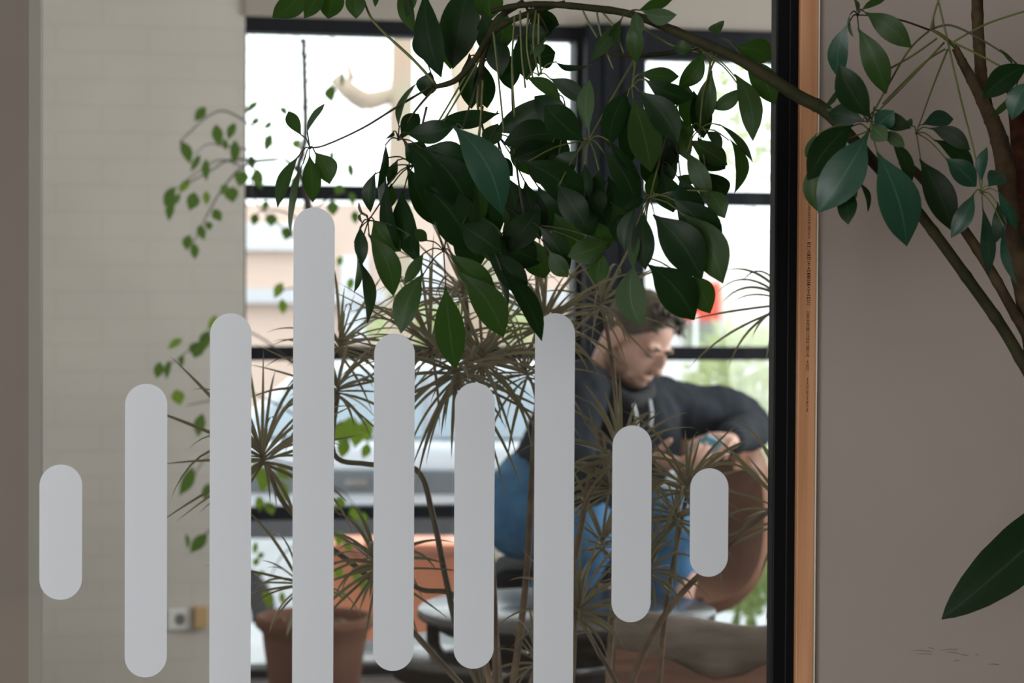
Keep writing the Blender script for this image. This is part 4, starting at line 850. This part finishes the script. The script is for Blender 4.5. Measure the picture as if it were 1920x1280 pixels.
# phone
pc = P(1322, 838, MD - .24)
ph = thing('mobile_phone', pc, 'mobile phone with a blue glow held in front of the man', 'phone')
pn = Vector((-.5, .35, .75)).normalized(); pu = Vector((-.35, -.9, .15)); pu = (pu - pn*pu.dot(pn)).normalized(); pr = pu.cross(pn)
PF = lambda x, y, z: pc + pr*x + pu*y + pn*z
m = MB(); m.box((-.036, -.073, -.004), (.036, .073, .004), PF); bevel(m.build('case', mat('blue_phone_case', (.10, .26, .34), .3, .6), ph), .003)
m = MB(); m.box((-.033, -.069, .0041), (.033, .069, .0046), PF)
ms = mat('lit_screen', (.1, .2, .25), .1); ms.node_tree.nodes['Principled BSDF'].inputs['Emission Color'].default_value = (.25, .6, .75, 1); ms.node_tree.nodes['Principled BSDF'].inputs['Emission Strength'].default_value = .6
m.build('screen', ms, ph)

# ------------------------------------------------------------------ brown shell chair, dark bench, solid shape for a glass reflection
M_leath = mat('brown_leather', (.24, .115, .072), .5, .4, scale=7, var=.2)
chr_ = thing('shell_chair', (P(1330, 0, 6.1).x, 6.1, FB), 'brown leather shell chair under the elbow of the man, by the right window', 'chair')
cd = 6.1; px_ = lambda x, y: P(x, y, cd)
path = spline([px_(1298, 850), px_(1320, 872), px_(1326, 960), px_(1318, 1035), px_(1288, 1080), px_(1235, 1096), px_(1170, 1098), px_(1100, 1092)], 8)
m = MB(); hw = .15; vs = []; nn = len(path); th = .030
for i, p in enumerate(path):
    d_ = (path[min(i+1, nn-1)] - path[max(i-1, 0)]).normalized(); no = Vector((-d_.z, 0, d_.x))
    for j in range(9):
        y = (j/8 - .5)*2; ed = 1 - .12*abs(y)**4
        vs.append(p + Vector((-.75*y*hw, .66*y*hw, -.07*abs(y)**3*max(0, 1 - i/(nn*.3)))) + no*(.04*abs(y)**2.2))
fs = [(i*9+j, i*9+j+1, (i+1)*9+j+1, (i+1)*9+j) for i in range(nn-1) for j in range(8)]
m.add(vs, fs); sh = m.build('shell', M_leath, chr_)
so_ = sh.modifiers.new('thick', 'SOLIDIFY'); so_.thickness = .06; so_.offset = -1
bv = sh.modifiers.new('round', 'BEVEL'); bv.width = .02; bv.segments = 3
for lx, ly in ((1120, -.18), (1300, -.18), (1120, .18), (1300, .18)):
    p = px_(lx, 1105); m = MB(); m.tube([p + Vector((0, ly, 0)), Vector((p.x + (.05 if lx > 1200 else -.05), p.y + ly*1.2, -.02))], .012, 10); m.build('leg', M_tmet, chr_)
bn = thing('upholstered_bench', (P(1030, 0, 5.75).x, 5.8, FB), 'dark upholstered bench that the man sits on', 'bench')
a = P(925, 1115, 5.6); c = P(1120, 1062, 5.6)
m = MB(); m.box((a.x, 5.50, a.z), (c.x, 5.86, c.z)); bevel(m.build('cushion', mat('charcoal_upholstery', (.018, .019, .024), .9, .2, var=.2), bn), .03, 4)
m = MB(); m.box((a.x + .02, 5.52, a.z - .08), (c.x - .02, 5.84, a.z)); m.build('frame', M_tmet, bn)
for x in (a.x + .04, c.x - .04):
    for y in (5.54, 5.80): m = MB(); m.tube([(x, y, a.z - .05), (x, y, FB)], .014, 10); m.build('leg', M_tmet, bn)
sd_ = 4.35  # solid shape added in place of a reflection in the glass
refl_shape = thing('reflection_shape', (P(1330, 0, sd_).x, sd_, FB), 'added grey brown shape standing for a glass reflection low behind the dracaena, beside the black post', 'reflection_shape')
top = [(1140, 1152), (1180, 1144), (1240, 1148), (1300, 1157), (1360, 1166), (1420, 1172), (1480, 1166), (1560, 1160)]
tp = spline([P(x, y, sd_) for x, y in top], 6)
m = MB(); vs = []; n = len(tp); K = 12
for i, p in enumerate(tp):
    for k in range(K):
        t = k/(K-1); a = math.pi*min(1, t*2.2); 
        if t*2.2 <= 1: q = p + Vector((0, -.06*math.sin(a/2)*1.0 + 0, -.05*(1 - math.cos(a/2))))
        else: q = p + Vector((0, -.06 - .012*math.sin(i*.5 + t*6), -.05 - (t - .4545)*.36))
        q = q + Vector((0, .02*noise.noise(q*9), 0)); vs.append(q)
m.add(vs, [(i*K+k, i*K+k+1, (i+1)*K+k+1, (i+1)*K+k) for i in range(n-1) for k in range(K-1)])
o = m.build('reflection_top', mat('grey_brown_reflection', (.20, .165, .145), .95, .1, scale=5, col2=(.14, .115, .09), stretch=(2, 2, 9), bump=.3, bscale=30), refl_shape)
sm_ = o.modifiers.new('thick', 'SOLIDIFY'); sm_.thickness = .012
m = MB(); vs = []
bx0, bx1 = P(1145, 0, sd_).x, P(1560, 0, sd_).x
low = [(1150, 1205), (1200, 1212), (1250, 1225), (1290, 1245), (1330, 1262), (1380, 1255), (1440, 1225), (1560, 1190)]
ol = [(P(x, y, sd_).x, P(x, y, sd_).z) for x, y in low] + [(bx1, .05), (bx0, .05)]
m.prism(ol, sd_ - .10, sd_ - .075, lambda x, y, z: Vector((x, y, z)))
m.build('reflection_lower', wood_mat('red_brown_reflection', (.20, .095, .06), (.10, .05, .035), (3, 3, 30)), refl_shape)
m = MB(); m.box((bx0, sd_ + .05, FB), (bx1, sd_ + .22, .30)); bevel(m.build('reflection_base', mat('brown_reflection', (.12, .08, .06), .9), refl_shape), .03)
